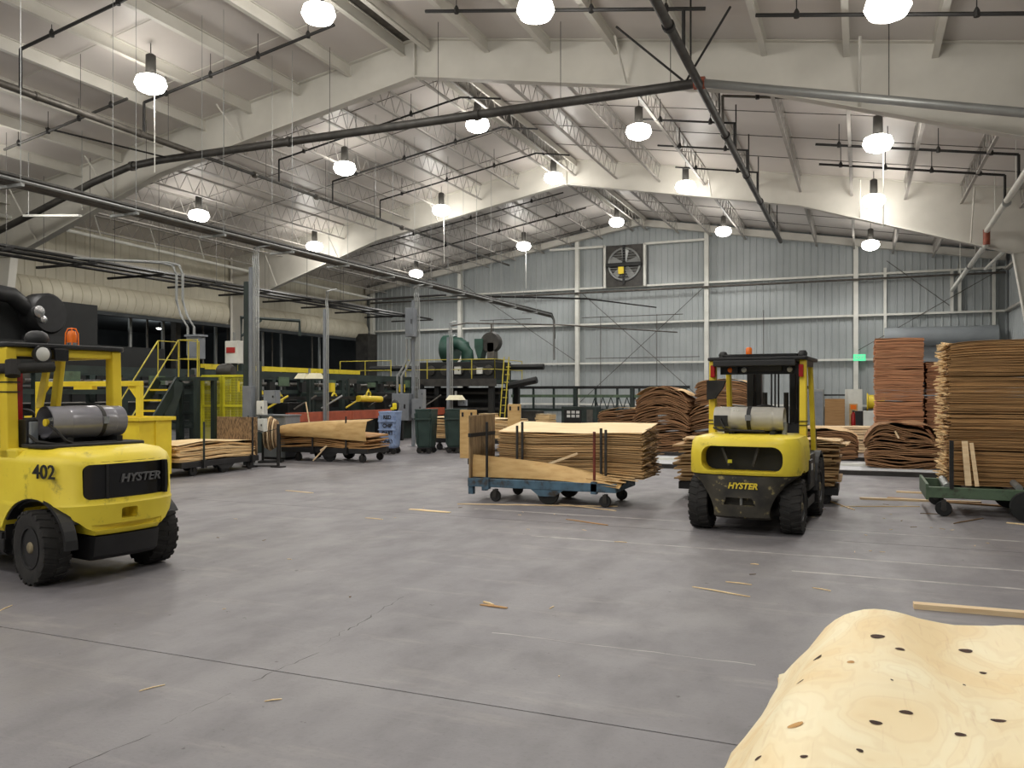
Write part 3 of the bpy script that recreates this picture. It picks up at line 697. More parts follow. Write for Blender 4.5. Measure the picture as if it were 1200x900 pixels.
def forklift(label, loc, rz, style):
    t = thing('forklift', label, 'forklift', loc, rz)
    A = style == 'left'
    hw = .62 if A else .66
    yr = .46 if A else .46
    NN = 2.7 if A else 3.6
    if A:
        zs = .43
        up = [(zs, hw-.03, yr), (zs+.04, hw, yr+.03), (.66, hw, yr+.045), (.70, hw+.005, yr+.05), (.72, hw-.004, yr+.038), (1.06, hw-.005, yr+.02), (1.12, hw-.025, yr-.01), (1.17, hw-.08, yr-.08), (1.20, hw-.2, yr-.24)]
        dn = [(.2, hw-.06, yr-.06), (.24, hw-.02, yr-.01), (zs-.012, hw-.01, yr+.02)]
        yf = .62
    else:
        zs = .72
        up = [(zs, hw-.005, yr), (zs+.03, hw, yr+.02), (.95, hw, yr+.02), (1.10, hw-.015, yr), (1.155, hw-.05, yr-.05), (1.18, hw-.15, yr-.16)]
        dn = [(.19, hw-.24, yr-.10), (.22, hw-.22, yr-.04), (.45, hw-.20, yr), (.60, hw-.13, yr), (.68, hw-.05, yr), (zs-.01, hw-.015, yr)]
        yf = .62
    cw = MB().loft(rings(up, yf, NN)).build('counterweight', 'yellow', t, smooth=35)
    cuts = []
    AR = Matrix.Translation((0, .03, .34)) @ Matrix.Diagonal((1, 1.2 if A else 1, 1, 1))
    for s in (-1, 1): cuts.append(MB().lathe([(.42, .32), (.42, .95)] if s > 0 else [(.42, -.95), (.42, -.32)], 36, 'x').xf(AR))
    if A:
        gx0, gx1, gz0, gz1, gd = -.42, .47, .75, 1.06, .07
    else:
        gx0, gx1, gz0, gz1, gd = -.47, .48, .76, 1.06, .30
    def rrect(x0, x1, z0, z1, r, m=5):
        p = []
        for cx, cz, a0 in ((x1-r, z1-r, 0), (x0+r, z1-r, PI/2), (x0+r, z0+r, PI), (x1-r, z0+r, 1.5*PI)):
            for k in range(m+1): p.append((cx+r*math.cos(a0+PI/2*k/m), cz+r*math.sin(a0+PI/2*k/m)))
        return p
    gp = rrect(gx0, gx1, gz0, gz1, .06 if A else .12)
    if A:                                    # the wide black grille wraps on to the corners
        inner = [[(x, y, z) for x, y in outline(hw-gd, yf, yr-gd)] for z in (gz0-.1, gz1+.1)]
        c = MB().prism(gp, 'y', -1.2, -.05)
        cuts.append(c)
    else:
        cuts.append(MB().prism(gp, 'y', -1.2, -yr+gd))
        cuts.append(MB().box(-.12, .02, -1.2, -yr+.2, .3, .5))
    if A:
        cuts.append(MB().prism(rrect(-.10, .06, .56, .66, .02, 2), 'y', -1.2, -yr+.1))
        cuts.append(MB().box(-.36, .34, -1.2, -yr+.015, .475, .525))
    boolean(cw, cuts)
    ba = MB().loft(rings(dn, yf, NN)).build('rear_bumper' if A else 'lower_counterweight', 'black' if A else 'black_worn', t, smooth=35)
    cuts = []
    for s in (-1, 1): cuts.append(MB().lathe([(.42, .32), (.42, .95)] if s > 0 else [(.42, -.95), (.42, -.32)], 36, 'x').xf(AR))
    if not A:
        cuts.append(MB().prism([(-.20, .36), (.17, .36), (.13, .45), (-.17, .45)], 'y', -1.2, -yr+.12))
    boolean(ba, cuts)
    if A:
        ol = [p for p in outline(hw-.02, -.1, yr+.01, NN, 40) if gx0-.01 < p[0] < gx1+.01 and p[1] < -.1]
        ol = ol + [(p[0], p[1]+.12) for p in ol[::-1]]
        g = MB().prism(ol, 'z', gz0-.02, gz1+.02).build('grille', 'black_gloss', t, smooth=40)
        for x in (-.22, .38): MB().box(x-.012, x+.012, -yr-.012, -yr+.1, gz0, gz1).build('grille_bar', 'black', g)
        text('HYSTER', .105, 'letter_grey', t, (.10, -yr-.016, .92), (PI/2, 0, 0), shear=.25, sx=1.1, bold=.002, depth=.012)
        text('402', .175, 'letter_dark', t, (-hw-.001, -.165, 1.0), (PI/2, 0, -PI/2+.2), bold=.0018, depth=.004)
        MB().cbox((-.02, -yr+.11, .6), (.1, .02, .1)).build('tow_pin', 'rust_red', t)
        MB().box(-.6, .6, .3, .62, .9, 1.19).build('hood_rear', 'yellow', t, bevel=.02)
        fl_ = [(.44*math.cos(q_), .33+.44*math.sin(q_)) for q_ in [-(.5)-(2.64)*k/14+PI+.0 for k in range(15)]] + [(.41*math.cos(q_), .33+.41*math.sin(q_)) for q_ in [PI-.5-2.64+2.64*k/14 for k in range(15)]]
        fl_ = [(-y, z) for y, z in fl_]
        MB().prism([(y*1.16+.03, z+.01) for y, z in fl_], 'x', -hw+.12, -hw+.012).build('wheel_arch', 'black', t)
        for s in (-1, 1):
            MB().box(s*.3, s*(hw-.03), .50, .64, .24, .8).build('wheel_well', 'black', t)
            MB().prism([(.50*math.cos(q_)+.03, .34+.405*math.sin(q_)) for q_ in [.9+1.7*k/10 for k in range(11)]]+[(.48*math.cos(q_)+.03, .34+.39*math.sin(q_)) for q_ in [2.6-1.7*k/10 for k in range(11)]], 'x', s*.33, s*(hw-.05)).build('wheel_well', 'black', t)
        pad = MB().prism(rrect(-.5, .5, -.05, .5, .12), 'z', 1.19, 1.225).build('rubber_pad', 'rubber', t, smooth=40, bevel=.01)
    else:
        MB().box(gx0-.03, gx1+.03, -yr+.28, -yr+.31, gz0-.05, gz1+.05).build('radiator', 'mach_dark', t)
        MB().beam((-.24, -yr+.16, 1.03), (-.16, -yr+.16, .82), .05, .03).build('radiator_stay', 'pipe_dark', t)
        MB().beam((.18, -yr+.16, 1.03), (.12, -yr+.16, .82), .05, .03).build('radiator_stay', 'pipe_dark', t)
        MB().cbox((-.15, -yr+.14, .87), (.05, .02, .04)).build('tag', 'yellow_green', t)
        MB().rod((0, -yr+.06, .34), (0, -yr+.06, .47), .018, 8).build('tow_pin', 'galv', t)
        text('HYSTER', .098, 'letter_yellow', t, (.025, -yr-.004, .59), (PI/2, 0, 0), shear=.25, sx=1.0, bold=.003, depth=.006)
    # chassis, steps, hood, seat
    MB().box(-.50, .50, .44, 2.0, .22, .62).build('chassis', 'black', t, bevel=.02)
    for s in (-1, 1):
        MB().box(s*.5, s*(hw-.01), .5, 1.22, .25, .36).build('step', 'black', t, bevel=.01)
        MB().box(s*.48, s*(hw-.01), .56 if A else .62, 1.3, .45, 1.1 if A else .9).build('side_panel', 'yellow' if A else 'black_worn', t, bevel=.015)
        fd = [(.50*math.cos(a), .40+.50*math.sin(a)) for a in [PI*k/12 for k in range(13)]] + [(.46*math.cos(a), .40+.46*math.sin(a)) for a in [PI-PI*k/12 for k in range(13)]]
        MB().prism([(y+1.72, z) for y, z in fd], 'x', s*.36, s*.68).build('fender', 'yellow' if A else 'black', t)
        wheel(t, s*.545, 0, .33, .24, s, (-.12 if A else 0))
        wheel(t, s*.55, 1.72, .40, .28, s)
    MB().box(-.46, .46, .58, 1.3, .62, 1.08).build('hood', 'yellow' if A else 'black', t, bevel=.03)
    seat = MB().box(-.24, .24, .95, 1.4, 1.08, 1.18).build('seat', 'black', t, bevel=.04, seg=3)
    MB().prism([(.95, 1.15), (1.08, 1.15), (1.02, 1.45), (.92, 1.45)], 'x', -.23, .23).build('seat_back', 'black', seat, bevel=.03, seg=3)
    for s in (-1, 1): MB().box(s*.25, s*.31, 1.0, 1.3, 1.22, 1.28).build('armrest', 'black', seat, bevel=.015)
    MB().prism([(1.52, .62), (1.8, .62), (1.74, 1.24), (1.62, 1.28)], 'x', -.45, .45).build('dashboard', 'black', t, bevel=.02)
    sw = MB().torus(.18, .016, 'z', (0, 0, 0), 24, 8); 
    for k in range(3): a = 2*PI*k/3; sw.rod((0, 0, -.02), (.17*math.cos(a), .17*math.sin(a), 0), .012, 6)
    sw.rod((0, 0, 0), (0, 0, -.3), .025, 8); sw.xf(Matrix.Translation((0, 1.45, 1.42)) @ Matrix.Rotation(-.6, 4, 'X'))
    sw.build('steering_wheel', 'black', t, smooth=50)
    for k in range(3): MB().rod((.22+.07*k, 1.58, 1.26), (.24+.07*k, 1.52, 1.48), .01, 6).build('control_lever', 'black', t)
    MB().box(-.3, .3, .57, .63, 1.1, 1.2).build('seat_deck', 'black', t)
    # overhead guard
    px = .575
    zt = 2.12
    for s in (-1, 1):
        pc = (s*.525-.02) if A else s*px
        py0 = .44 if A else .60; zb = .76 if A else .98; wq = .055 if A else .045
        MB().loft([[(pc-wq, py0, zb), (pc+wq, py0, zb), (pc+wq, py0+.14, zb), (pc-wq, py0+.14, zb)],
                   [(pc-wq, py0+.04, zt), (pc+wq*.8, py0+.04, zt), (pc+wq*.8, py0+.16, zt), (pc-wq, py0+.16, zt)]]).build('guard_post', 'yellow_clean', t, bevel=.012)
        MB().loft([[(s*(px-.03), 1.78, .8), (s*(px+.03), 1.78, .8), (s*(px+.03), 1.90, .8), (s*(px-.03), 1.90, .8)],
                   [(s*(px-.05), 1.50, zt), (s*(px+.01), 1.50, zt), (s*(px+.01), 1.62, zt), (s*(px-.05), 1.62, zt)]]).build('guard_post', 'yellow_clean', t, bevel=.012)
        if A: MB().beam((s*.525-.02, .55, zt-.03), (s*.53-.02, 1.62, zt-.03), .07, .09).build('guard_rail', 'yellow_clean', t, bevel=.012)
        else: MB().beam((s*(px-.01), .68, zt-.03), (s*(px-.02), 1.62, zt-.03), .07, .09).build('guard_rail', 'black', t, bevel=.012)
    MB().box(-.54, .5, .50, .58, zt-.08, zt).build('guard_rail', 'yellow_clean' if A else 'black', t, bevel=.012)
    MB().box(-px, px, 1.52, 1.6, zt-.07, zt).build('guard_rail', 'black', t, bevel=.012)
    fr = MB().prism(rrect(-.62, .60, .44, 1.78, .1) if A else rrect(-.64, .64, .56, 1.78, .1), 'z', zt, zt+.045).build('guard_roof', 'black', t, bevel=.012, smooth=40)
    if not A: MB().prism(rrect(-.5, .52, .66, 1.7, .08), 'z', zt+.045, zt+.085).build('roof_plate', 'black_gloss', fr, bevel=.012, smooth=40)
    for k in range(6): x = -.42+k*.168; MB().box(x-.015, x+.015, .74, 1.52, zt-.03, zt).build('guard_bar', 'black', fr)
    # mast, carriage, forks
    m = bpy.data.objects.new('mast', None); COL.objects.link(m); m.parent = t
    for s in (-1, 1):
        MB().box(s*.30, s*.40, 2.12, 2.30, .1, 2.1).build('mast_channel', 'black', m, bevel=.008)
        MB().box(s*.20, s*.285, 2.16, 2.30, .12, 2.06).build('inner_channel', 'black', m, bevel=.008)
        MB().rod((s*.15, 2.2, .2), (s*.15, 2.2, 1.7), .035, 10).build('lift_cylinder', 'pipe_dark', m, smooth=40)
        MB().rod((s*.3, 1.5, .5), (s*.33, 2.15, .75), .03, 8).build('tilt_cylinder', 'pipe_dark', m, smooth=40)
    for z in (.3, 1.15, 2.04): MB().box(-.38, .38, 2.10, 2.15, z, z+.1).build('mast_crossbar', 'black', m)
    for i in range(3): MB().path([(-.06+.05*i, 2.22, .5), (-.06+.05*i, 2.22, 2.0)], .012, 6).build('hose', 'rubber', m)
    ca = bpy.data.objects.new('carriage', None); COL.objects.link(ca); ca.parent = t
    for z in (.16, .46): MB().box(-.55, .55, 2.33, 2.38, z, z+.09).build('carriage_bar', 'black', ca)
    for x in (-.54, -.27, 0, .27, .54): MB().box(x-.015, x+.015, 2.34, 2.37, .5, 1.15).build('backrest_bar', 'black', ca)
    MB().box(-.555, .555, 2.34, 2.37, 1.13, 1.17).build('backrest_bar', 'black', ca)
    for s in (-1, 1):
        MB().prism([(2.38, .04), (3.5, .04), (3.5, .055), (2.44, .085), (2.44, .62), (2.38, .62)], 'x', s*.3, s*.42).build('fork', 'pipe_dark', ca)
    # gas bottle across the back
    tk = bpy.data.objects.new('gas_tank', None); COL.objects.link(tk); tk.parent = t; tk.location = (.02 if A else -.02, .28, 1.42 if A else 1.37); tk.scale = (.88 if A else 1, 1, 1)
    R = .155 if A else .15
    pr = [(.01, -.31), (R*.6, -.30), (R*.93, -.25), (R, -.20), (R, .27), (R*.93, .33), (R*.6, .38), (.01, .40)]
    MB().lathe(pr, 28, 'x').build('tank_body', 'tank' if A else 'tank_pale', tk, smooth=50)
    MB().lathe([(R*.98, -.43), (R*.98, -.22), (R*.9, -.22), (R*.9, -.43)], 28, 'x', cap=False).build('tank_collar', 'tank' if A else 'tank_pale', tk, smooth=40)
    MB().lathe([(R*.96, .28), (R*.96, .42), (R*.86, .42), (R*.86, .28)], 28, 'x', cap=False).build('foot_ring', 'tank' if A else 'tank_pale', tk, smooth=40)
    v = MB().rod((-.3, 0, .02), (-.38, 0, .02), .025, 8); v.rod((-.36, .05, .02), (-.36, -.06, .02), .018, 8); v.build('tank_valve', 'black' if not A else 'galv', tk, smooth=40)
    MB().lathe([(.01, -.435), (.035, -.43), (.035, -.40), (.01, -.39)], 12, 'x').build('valve_knob', 'yellow_clean', tk, smooth=40)
    if not A: MB().box(-.42, -.25, -R-.006, -R+.03, -.1, .04).build('collar_opening', 'black', tk)
    MB().lathe([(R+.006, .12 if A else -.02), (R+.006, .16 if A else .03)], 28, 'x').build('tank_strap', 'pipe_dark' if A else 'black', tk, smooth=40)
    MB().box(.11 if A else -.03, .17 if A else .04, -R-.025, -R+.02, -.02, .05).build('strap_latch', 'chrome', tk)
    if not A: 
        for i in range(3): MB().box(-.2+.03*i, -.185+.03*i, -R*.75-.004, -R*.75+.02, .085, .11).build('tank_mark', 'letter_white', tk)
    for x in (-.22, .28): MB().box(x-.03, x+.03, .10, .46, 1.12, 1.28 if A else 1.22).build('tank_cradle', 'black', t)
    MB().box(-.36, .40, .36, .43, 1.16, 1.3).build('tank_cradle', 'black', t)
    MB().path([(-.33, .26, 1.40), (-.36, .10, 1.36), (-.30, .04, 1.26), (-.2, .08, 1.22), (-.1, .35, 1.22)], .014, 6).build('gas_hose', 'rubber', t, smooth=50)
    MB().path([(-.44, .42, 1.32), (-.46, .22, 1.25), (-.36, .08, 1.225), (.2, .04, 1.225)], .016, 6).build('gas_hose', 'rubber', t, smooth=50)
    # lights and fittings
    def round_lamp(x, y, z, r, m='lens_clear'):
        b = MB().lathe([(.02, .09), (r*.7, .06), (r, 0), (r, -.03), (r*.9, -.03)], 18, 'y', (x, y, z)).build('work_lamp', 'black', t, smooth=40)
        MB().lathe([(r*.9, -.02), (r*.6, -.045), (.01, -.05)], 18, 'y', (x, y, z)).build('lamp_glass', m, b, smooth=50)
    if A:
        round_lamp(-.31, .42, 2.06, .085)
        MB().box(-.20, -.06, .38, .48, 2.0, 2.12).build('tail_lamp', 'black_gloss', t, bevel=.015)
        MB().lathe([(.09, 0), (.11, .05), (.09, .1), (.05, .125), (.01, .13)], 18, 'z', (-.24, .62, zt+.045)).build('alarm_dome', 'black', t, smooth=50)
        b = MB().lathe([(.06, 0), (.06, .03), (.045, .035)], 16, 'z', (.12, .64, zt+.045)).build('beacon_base', 'chrome', t, smooth=40)
        b2 = MB().lathe([(.045, 0), (.048, .07), (.035, .11), (.01, .12)], 16, 'z', (.12, .64, zt+.08)).build('beacon', 'amber', t, smooth=40)
        for k in range(6):
            a = 2*PI*k/6; c, s = .068*math.cos(a), .068*math.sin(a)
            MB().path([(.12+c, .64+s, zt+.045), (.12+c*.95, .64+s*.95, zt+.17), (.12+c*.6, .64+s*.6, zt+.215), (.12, .64, zt+.222)], .006, 5).build('beacon_guard', 'amber', t)
        MB().path([(-.75, 1.0, 1.90), (-.64, .6, 1.92), (-.56, .40, 1.92), (-.22, .38, 1.94)], .048, 8).build('grab_handle', 'rubber', t, smooth=50)
        MB().path([(-.56, .44, 1.99), (-.58, .40, 1.85)], .065, 8).build('handle_clamp', 'rubber', t, smooth=40)
        MB().box(-.45, -.38, .34, .38, 1.23, 1.43).build('latch_box', 'grey_box', t, bevel=.006)
        MB().box(-.47, -.36, .38, .52, 1.19, 1.45).build('latch_bracket', 'black', t, bevel=.01)
        MB().box(-.40, -.35, .66, .70, 1.4, 1.9).build('fire_extinguisher_bracket', 'red_lens', t)
        MB().beam((-.16, .72, 1.55), (-.08, .74, 1.9), .07, .03).build('wiper_arm', 'yellow_clean', t)
        for z in (1.70, 1.79): MB().box(-.545-.06, -.545+.06, .455, .605, z, z+.012).build('post_band', 'black', t)
    else:
        b2 = MB().lathe([(.04, 0), (.042, .07), (.03, .09), (.01, .095)], 16, 'z', (-.12, .75, zt+.085)).build('beacon', 'amber', t, smooth=40)
        for x in (-.45, .56): MB().lathe([(.055, 0), (.06, .04), (.04, .075), (.01, .08)], 16, 'z', (x, .72, zt+.045)).build('alarm_dome', 'black', t, smooth=50)
        for s in (-1, 1):
            MB().box(s*.53, s*.585, .56, .64, 1.9, 2.06).build('tail_lamp', 'red_lens', t, bevel=.008)
        for x in (-.36, -.18, .40): round_lamp(x, .76, 2.0, .045, 'lens_clear' if x > -.3 else 'amber')
        MB().box(-.34, -.26, .72, .8, 1.95, 2.05).build('lamp_bracket', 'black', t)
        MB().prism([(-.63, 1.86), (-.38, 1.86), (-.42, 1.76), (-.52, 1.62), (-.63, 1.60)], 'y', .54, .6).build('mud_flap', 'rubber', t)
        MB().box(-.5, .5, .78, .82, 1.94, 2.06).build('rear_bar', 'black', t)
        MB().box(-.2, .3, .74, .8, 1.98, 2.05).build('mirror', 'pipe_dark', t, bevel=.01)
        MB().path([(.40, .25, 1.18), (.41, .25, 1.28), (.40, .25, 1.33)], .03, 10).build('filler_cap', 'galv', t, smooth=40)
        MB().box(hw-.02, hw+.02, .5, .8, .55, .85).build('battery_box', 'black', t, bevel=.01)
        MB().box(hw+.02, hw+.025, .6, .72, .72, .8).build('decal', 'letter_white', t)
        for s in (-1, 1):
            for z in (1.28, 1.33): MB().box(s*px-.055, s*px+.055, .60, .76, z, z+.01).build('post_band', 'black', t)
    return t
forklift('yellow forklift numbered 402 at the left edge, seen from its rear corner', (-6.64, 5.71, 0), math.radians(82.0), 'left')
forklift('yellow and black forklift facing away beside the tall stacks, pale gas tank behind', (-1.28, 10.55, 0), math.radians(-3.5), 'mid')

# ---------------------------------------------------------------- veneer: stacks, bundles, loose sheets
def layers_mesh(L, W, H, n, seed, wave=.012, ragx=.03, ragy=.02, arch=0., nx=14, thick=.86, sag=0., base=0., tilt=0.):
    """n wavy sheets, length L along x, width W along y, stacked to H; arch bulges the middle upwards."""
    r = random.Random(seed); mb = MB(); ph = [r.uniform(0, 6.28) for _ in range(4)]; dz = H/n
    for i in range(n):
        q = (i+.5)/n
        x0, x1 = -L/2+r.uniform(-ragx, ragx), L/2+r.uniform(-ragx, ragx)
        y0, y1 = -W/2+r.uniform(-ragy, ragy), W/2+r.uniform(-ragy, ragy)
        a1 = r.uniform(.4, 1.4)*wave; pw = r.uniform(-1, 1); tw = r.uniform(-1, 1)*wave*.5
        rings = []
        for k in range(nx+1):
            u = k/nx; x = x0+(x1-x0)*u; e = 2*u-1
            z = i*dz + a1*math.sin(u*7+ph[0]+pw) + wave*q*math.sin(u*4.2+ph[1]) + (base+arch*q)*(1-abs(e)**2.2) - sag*abs(e)**6*q
            t0 = dz*thick*r.uniform(.75, 1.15)
            j = r.uniform(-.006, .006)
            tl = tilt*q; rings.append([(x, y0+j, z-tw-tl), (x, y1, z+tw+tl), (x, y1, z+tw+tl+t0), (x, y0+j, z-tw-tl+t0)])
        mb.loft(rings)
    return mb
def sheet(L, W, z, seed, wave=.012, arch=0., nx=20, th=.006, sag=0., ny=4, tilt=0.):
    r = random.Random(seed); a, b = r.uniform(0, 6.28), r.uniform(0, 6.28); rings = []
    for k in range(nx+1):
        u = k/nx; e = 2*u-1; top = []; bot = []
        for j in range(ny+1):
            y = -W/2+W*j/ny
            zz = z + tilt*(2*j/ny-1) + wave*math.sin(u*5+a)*.8 + wave*.5*math.sin(u*11+b+j*.7) + arch*(1-abs(e)**2.2) - sag*abs(e)**6
            jag = r.uniform(-.012, .012) if k in (0, nx) else 0
            top.append((-L/2+L*u+jag, y, zz+th)); bot.append((-L/2+L*u+jag, y, zz))
        rings.append(bot + top[::-1])
    return MB().loft(rings)
def bundle(label, loc, L, W, H, n, m, top, seed, rz=0, group=None, end=None, name='veneer_bundle', **kw):
    t = thing(name, label, 'veneer stack', loc, rz, group)
    layers_mesh(L, W, H, n, seed, **kw).build('veneer_layers', m, t, stuff=True)
    if top: sheet(L+.01, W+.01, H+kw.get('wave', .012)*1.2, seed+1, kw.get('wave', .012), kw.get('arch', 0)+kw.get('base', 0), sag=kw.get('sag', 0), tilt=kw.get('tilt', 0)).build('top_sheet', top, t, smooth=40)
    if end:                                   # ragged splintery sheet ends
        r = random.Random(seed+5); mb = MB()
        for k in range(int(H*150)):
            z = r.uniform(0, H); y = r.uniform(-W/2, W/2-.12); x = end*L/2+r.uniform(-.05, .03); l = r.uniform(.06, .22)
            h = r.uniform(.006, .02); d = r.uniform(.02, .07)
            mb.beam((x-end*.03, y, z), (x+end*d, y+l, z+r.uniform(-.03, .03)), .05, h)
        mb.build('ragged_ends', 'veneer_end' if end > 0 else 'veneer_pale', t, stuff=True)
    return t
def caster(t, x, y, r, wd=.05, m='black'):
    o = MB().lathe([(.02, -wd/2), (r*.9, -wd/2), (r, -wd*.3), (r, wd*.3), (r*.9, wd/2), (.02, wd/2)], 18, 'y').build('wheel', m, t, smooth=40); o.location = (x, y, r)
    MB().lathe([(.01, -wd*.62), (r*.35, -wd*.6), (r*.35, wd*.6), (.01, wd*.62)], 10, 'y').build('hub', 'pipe_dark', o)
    f = MB()
    for s in (-1, 1): f.box(-.03, .03, s*(wd/2+.012)-.005, s*(wd/2+.012)+.005, -.02, r*1.15)
    f.build('fork', 'pipe_dark', o); return o
def spoked(t, x, y, r, wd=.07):
    o = MB().lathe([(r*.78, -wd/2), (r*.97, -wd/2), (r, -wd*.3), (r, wd*.3), (r*.97, wd/2), (r*.78, wd/2)], 28, 'y').build('wheel', 'mach_dark', t, smooth=40); o.location = (x, y, r)
    sp = MB()
    for k in range(5): a = 2*PI*k/5+.5; sp.beam((0, 0, 0), (r*.85*math.cos(a), 0, r*.85*math.sin(a)), .04, .05, up=(0, 1, 0))
    sp.lathe([(.01, -wd*.6), (r*.24, -wd*.6), (r*.24, wd*.6), (.01, wd*.6)], 12, 'y'); sp.build('spokes', 'mach_dark', o); return o
def cart(label, loc, rz, L, W, m='black', deck=.36, th=.12, big=.17, small=.09, board=None, stakes=(), group=None, ends=0):
    t = thing('veneer_cart', label, 'cart', loc, rz, group)
    for s in (-1, 1):
        MB().box(-L/2, L/2, s*(W/2-.04)-.03, s*(W/2-.04)+.03, deck-th, deck).build('side_rail', m, t, bevel=.008)
        MB().box(s*(L/2-.03)-.03, s*(L/2-.03)+.03, -W/2+.07, W/2-.07, deck-th, deck).build('end_rail', m, t, bevel=.008)
        for x in (-L*.32, L*.42): caster(t, x, s*(W/2-.12), small)
        spoked(t, L*.05, s*(W/2-.1), big)
        MB().prism([(-.26, deck-th), (.26, deck-th), (.12, deck-th-.1), (-.12, deck-th-.1)], 'y', s*(W/2-.03)-.012, s*(W/2-.03)+.012).build('axle_hanger', m, t).location = (L*.05, 0, 0)
    for k in range(6):
        x = -L/2+.2+(L-.4)*k/5; MB().box(x-.05, x+.05, -W/2+.07, W/2-.07, deck-.04, deck-.002).build('deck_slat', 'pipe_dark', t)
    if board:
        bx, bh, bm, by = board
        b = MB().box(bx-.018, bx+.018, -W/2+.02, -W/2+.02+by, deck, deck+bh).build('end_board', bm, t, bevel=.01)
    for x, y, h, mm in stakes:
        MB().rod((x, y, deck-th), (x, y, deck+h), .022, 8).build('stake', mm, t, smooth=40)
        MB().box(x-.045, x+.045, y-.04, y+.04, deck-th-.03, deck+.02).build('stake_pocket', m, t)
    return t

# centre cart: blue frame, plywood end board, sheets on the near ledge, big pale stack
c1 = cart('low blue cart in the middle of the floor with an old plywood end board', (-4.48, 12.28, 0), 0, 2.40, 1.16, 'blue_cart', .36, .13, .17, .09, (-1.17, .98, 'ply_old', .95),
     [(-.87, -.56, .88, 'black'), (-.49, -.25, .82, 'pipe_dark'), (-.41, -.23, .88, 'pipe_dark'), (.86, -.53, .76, 'rust_red'), (.88, -.25, .8, 'pipe_dark'), (.96, -.27, .78, 'pipe_dark')], ends=1)
MB().box(-1.192, -1.148, -.57, .38, 1.0, 1.06).build('board_strap', 'black', c1)
for k in range(2): MB().box(-1.22, -1.14, -.5+.5*k, -.42+.5*k, .1, .36).build('jack_leg', 'blue_cart', c1)
bundle('big pale veneer stack with ragged right end on the blue cart', (-4.16, 12.62, .405), 2.34, .98, .72, 56, 'veneer', 'veneer_top', 11, wave=.012, ragx=.03, ragy=.025, end=1, nx=16, tilt=.06)
t = thing('veneer_sheet', 'long curled veneer sheet standing on the near edge of the blue cart', 'veneer')
n = 28; rr = []
for k in range(n+1):
    u = k/n; x = -5.64+2.42*u
    h = .33*(1-u)**.8+.02; lean = .02+.26*u**1.5; yb = 11.80+.02*math.sin(u*5); zb = .375+.05*math.sin(u*3.0)*u-.02*u
    top = (x, yb+lean*1.0, zb+h+.02*math.sin(u*4)); mid = (x, yb-.02+lean*.35, zb+h*.5); bot = (x, yb-lean*.35*u, zb-.06*u*u)
    rr.append([bot, mid, top, (top[0], top[1]+.006, top[2]), (mid[0], mid[1]+.006, mid[2]), (bot[0], bot[1]+.006, bot[2]+.004)])
MB().loft(rr).build('sheet', 'ply_new', t, smooth=60)
r9 = random.Random(4); 
for k in range(9):
    y = 11.72+.05*k; l = r9.uniform(.3, .62); x1 = -3.30+r9.uniform(0, .36)
    MB().beam((x1-l, y, .40+.012*k), (x1, y+r9.uniform(-.04, .04), .355+.013*k+r9.uniform(-.02, .02)), .05, .008).build('torn_strip', 'veneer_pale', t)
t = tag(MB().beam((-4.53, 11.98, .56), (-3.97, 12.02, .77), .035, .02, up=(0, 1, 0)).build('veneer_strip', 'lumber'), 'pale thin strip leaning across the front of the big stack', 'wood strip')

# cart and bundle in front of the middle forklift
cart('dark cart under the veneer stack carried before the middle forklift', (-1.5, 13.85, 0), 0, 2.4, 1.0, 'black', .27, .12, .12, .09)
bundle('untidy veneer stack right in front of the middle forklift, on a dark cart', (-1.52, 13.8, .29), 2.36, 1.0, .60, 20, 'veneer', None, 23, wave=.02, ragx=.09, ragy=.06, end=None, nx=12)
for i, (x, y, l, a, lb) in enumerate(((-2.35, 13.6, .7, .05, 'left'), (-.55, 13.7, .8, -.04, 'right'))):
    t = thing('veneer_sheet', 'pale loose veneer sheets on the %s end of the stack before the forklift' % lb, 'veneer', (x, y, .90), a)
    for k in range(4): sheet(l-.06*k, .7, .025*k, 60+i*7+k, .012).build('sheet', 'veneer_pale', t, smooth=40).location = (r9.uniform(-.05, .05), r9.uniform(-.05, .05), 0)

# right: green cart with the tall four-bundle stack
g = thing('veneer_cart', 'green cart with one big spoked wheel under the tall stack at right', 'cart', (0, 0, 0))
for y in (12.80, 14.1): MB().box(.86, 3.9, y-.04, y+.04, .25, .40).build('side_rail', 'green_cart', g, bevel=.01)
MB().box(.84, .88, 12.76, 14.14, .22, .44).build('end_plate', 'green_cart', g, bevel=.006)
MB().box(1.12, 1.18, 12.84, 14.06, .25, .40).build('cross_rail', 'green_cart', g)
MB().box(1.9, 3.9, 12.72, 12.76, .16, .41).build('axle_plate', 'green_cart', g, bevel=.01)
for y in (12.72, 14.1): spoked(g, 2.02, y-.1 if y < 13 else y, .2, .08)
for y in (12.8, 14.05): o = caster(g, 1.06, y, .105, .08, 'mach_dark')
for y in (12.9, 14.0): caster(g, 3.6, y, .105, .08, 'mach_dark')
MB().rod((1.95, 12.74, .43), (1.93, 13.06, .47), .045, 12).build('roller', 'galv', g, smooth=40)
MB().rod((1.11, 12.83, .40), (1.08, 13.25, .47), .05, 12).build('roller', 'galv', g, smooth=40)
for k in range(5): MB().box(1.3+.55*k, 1.4+.55*k, 12.84, 14.06, .36, .405).build('deck_slat', 'pipe_dark', g)
MB().box(1.13, 1.18, 12.74, 12.79, .38, 1.04).build('stake', 'pipe_black', g)
zs = [.41, .90, 1.41, 1.93, 2.44]
nm = ('lowest', 'second', 'third', 'topmost')
for i in range(4):
    bundle('%s of four brown veneer bundles in the tall right stack' % nm[i], (2.40, 13.72, zs[i]), 2.5, 1.2, zs[i+1]-zs[i]-.02, 36, 'veneer_tan', 'veneer_tan' if i == 3 else None, 30+i, group='bundles of the tall right stack', wave=.004, ragx=.035, ragy=.02, end=-1, nx=12, sag=.05 if i == 3 else 0)
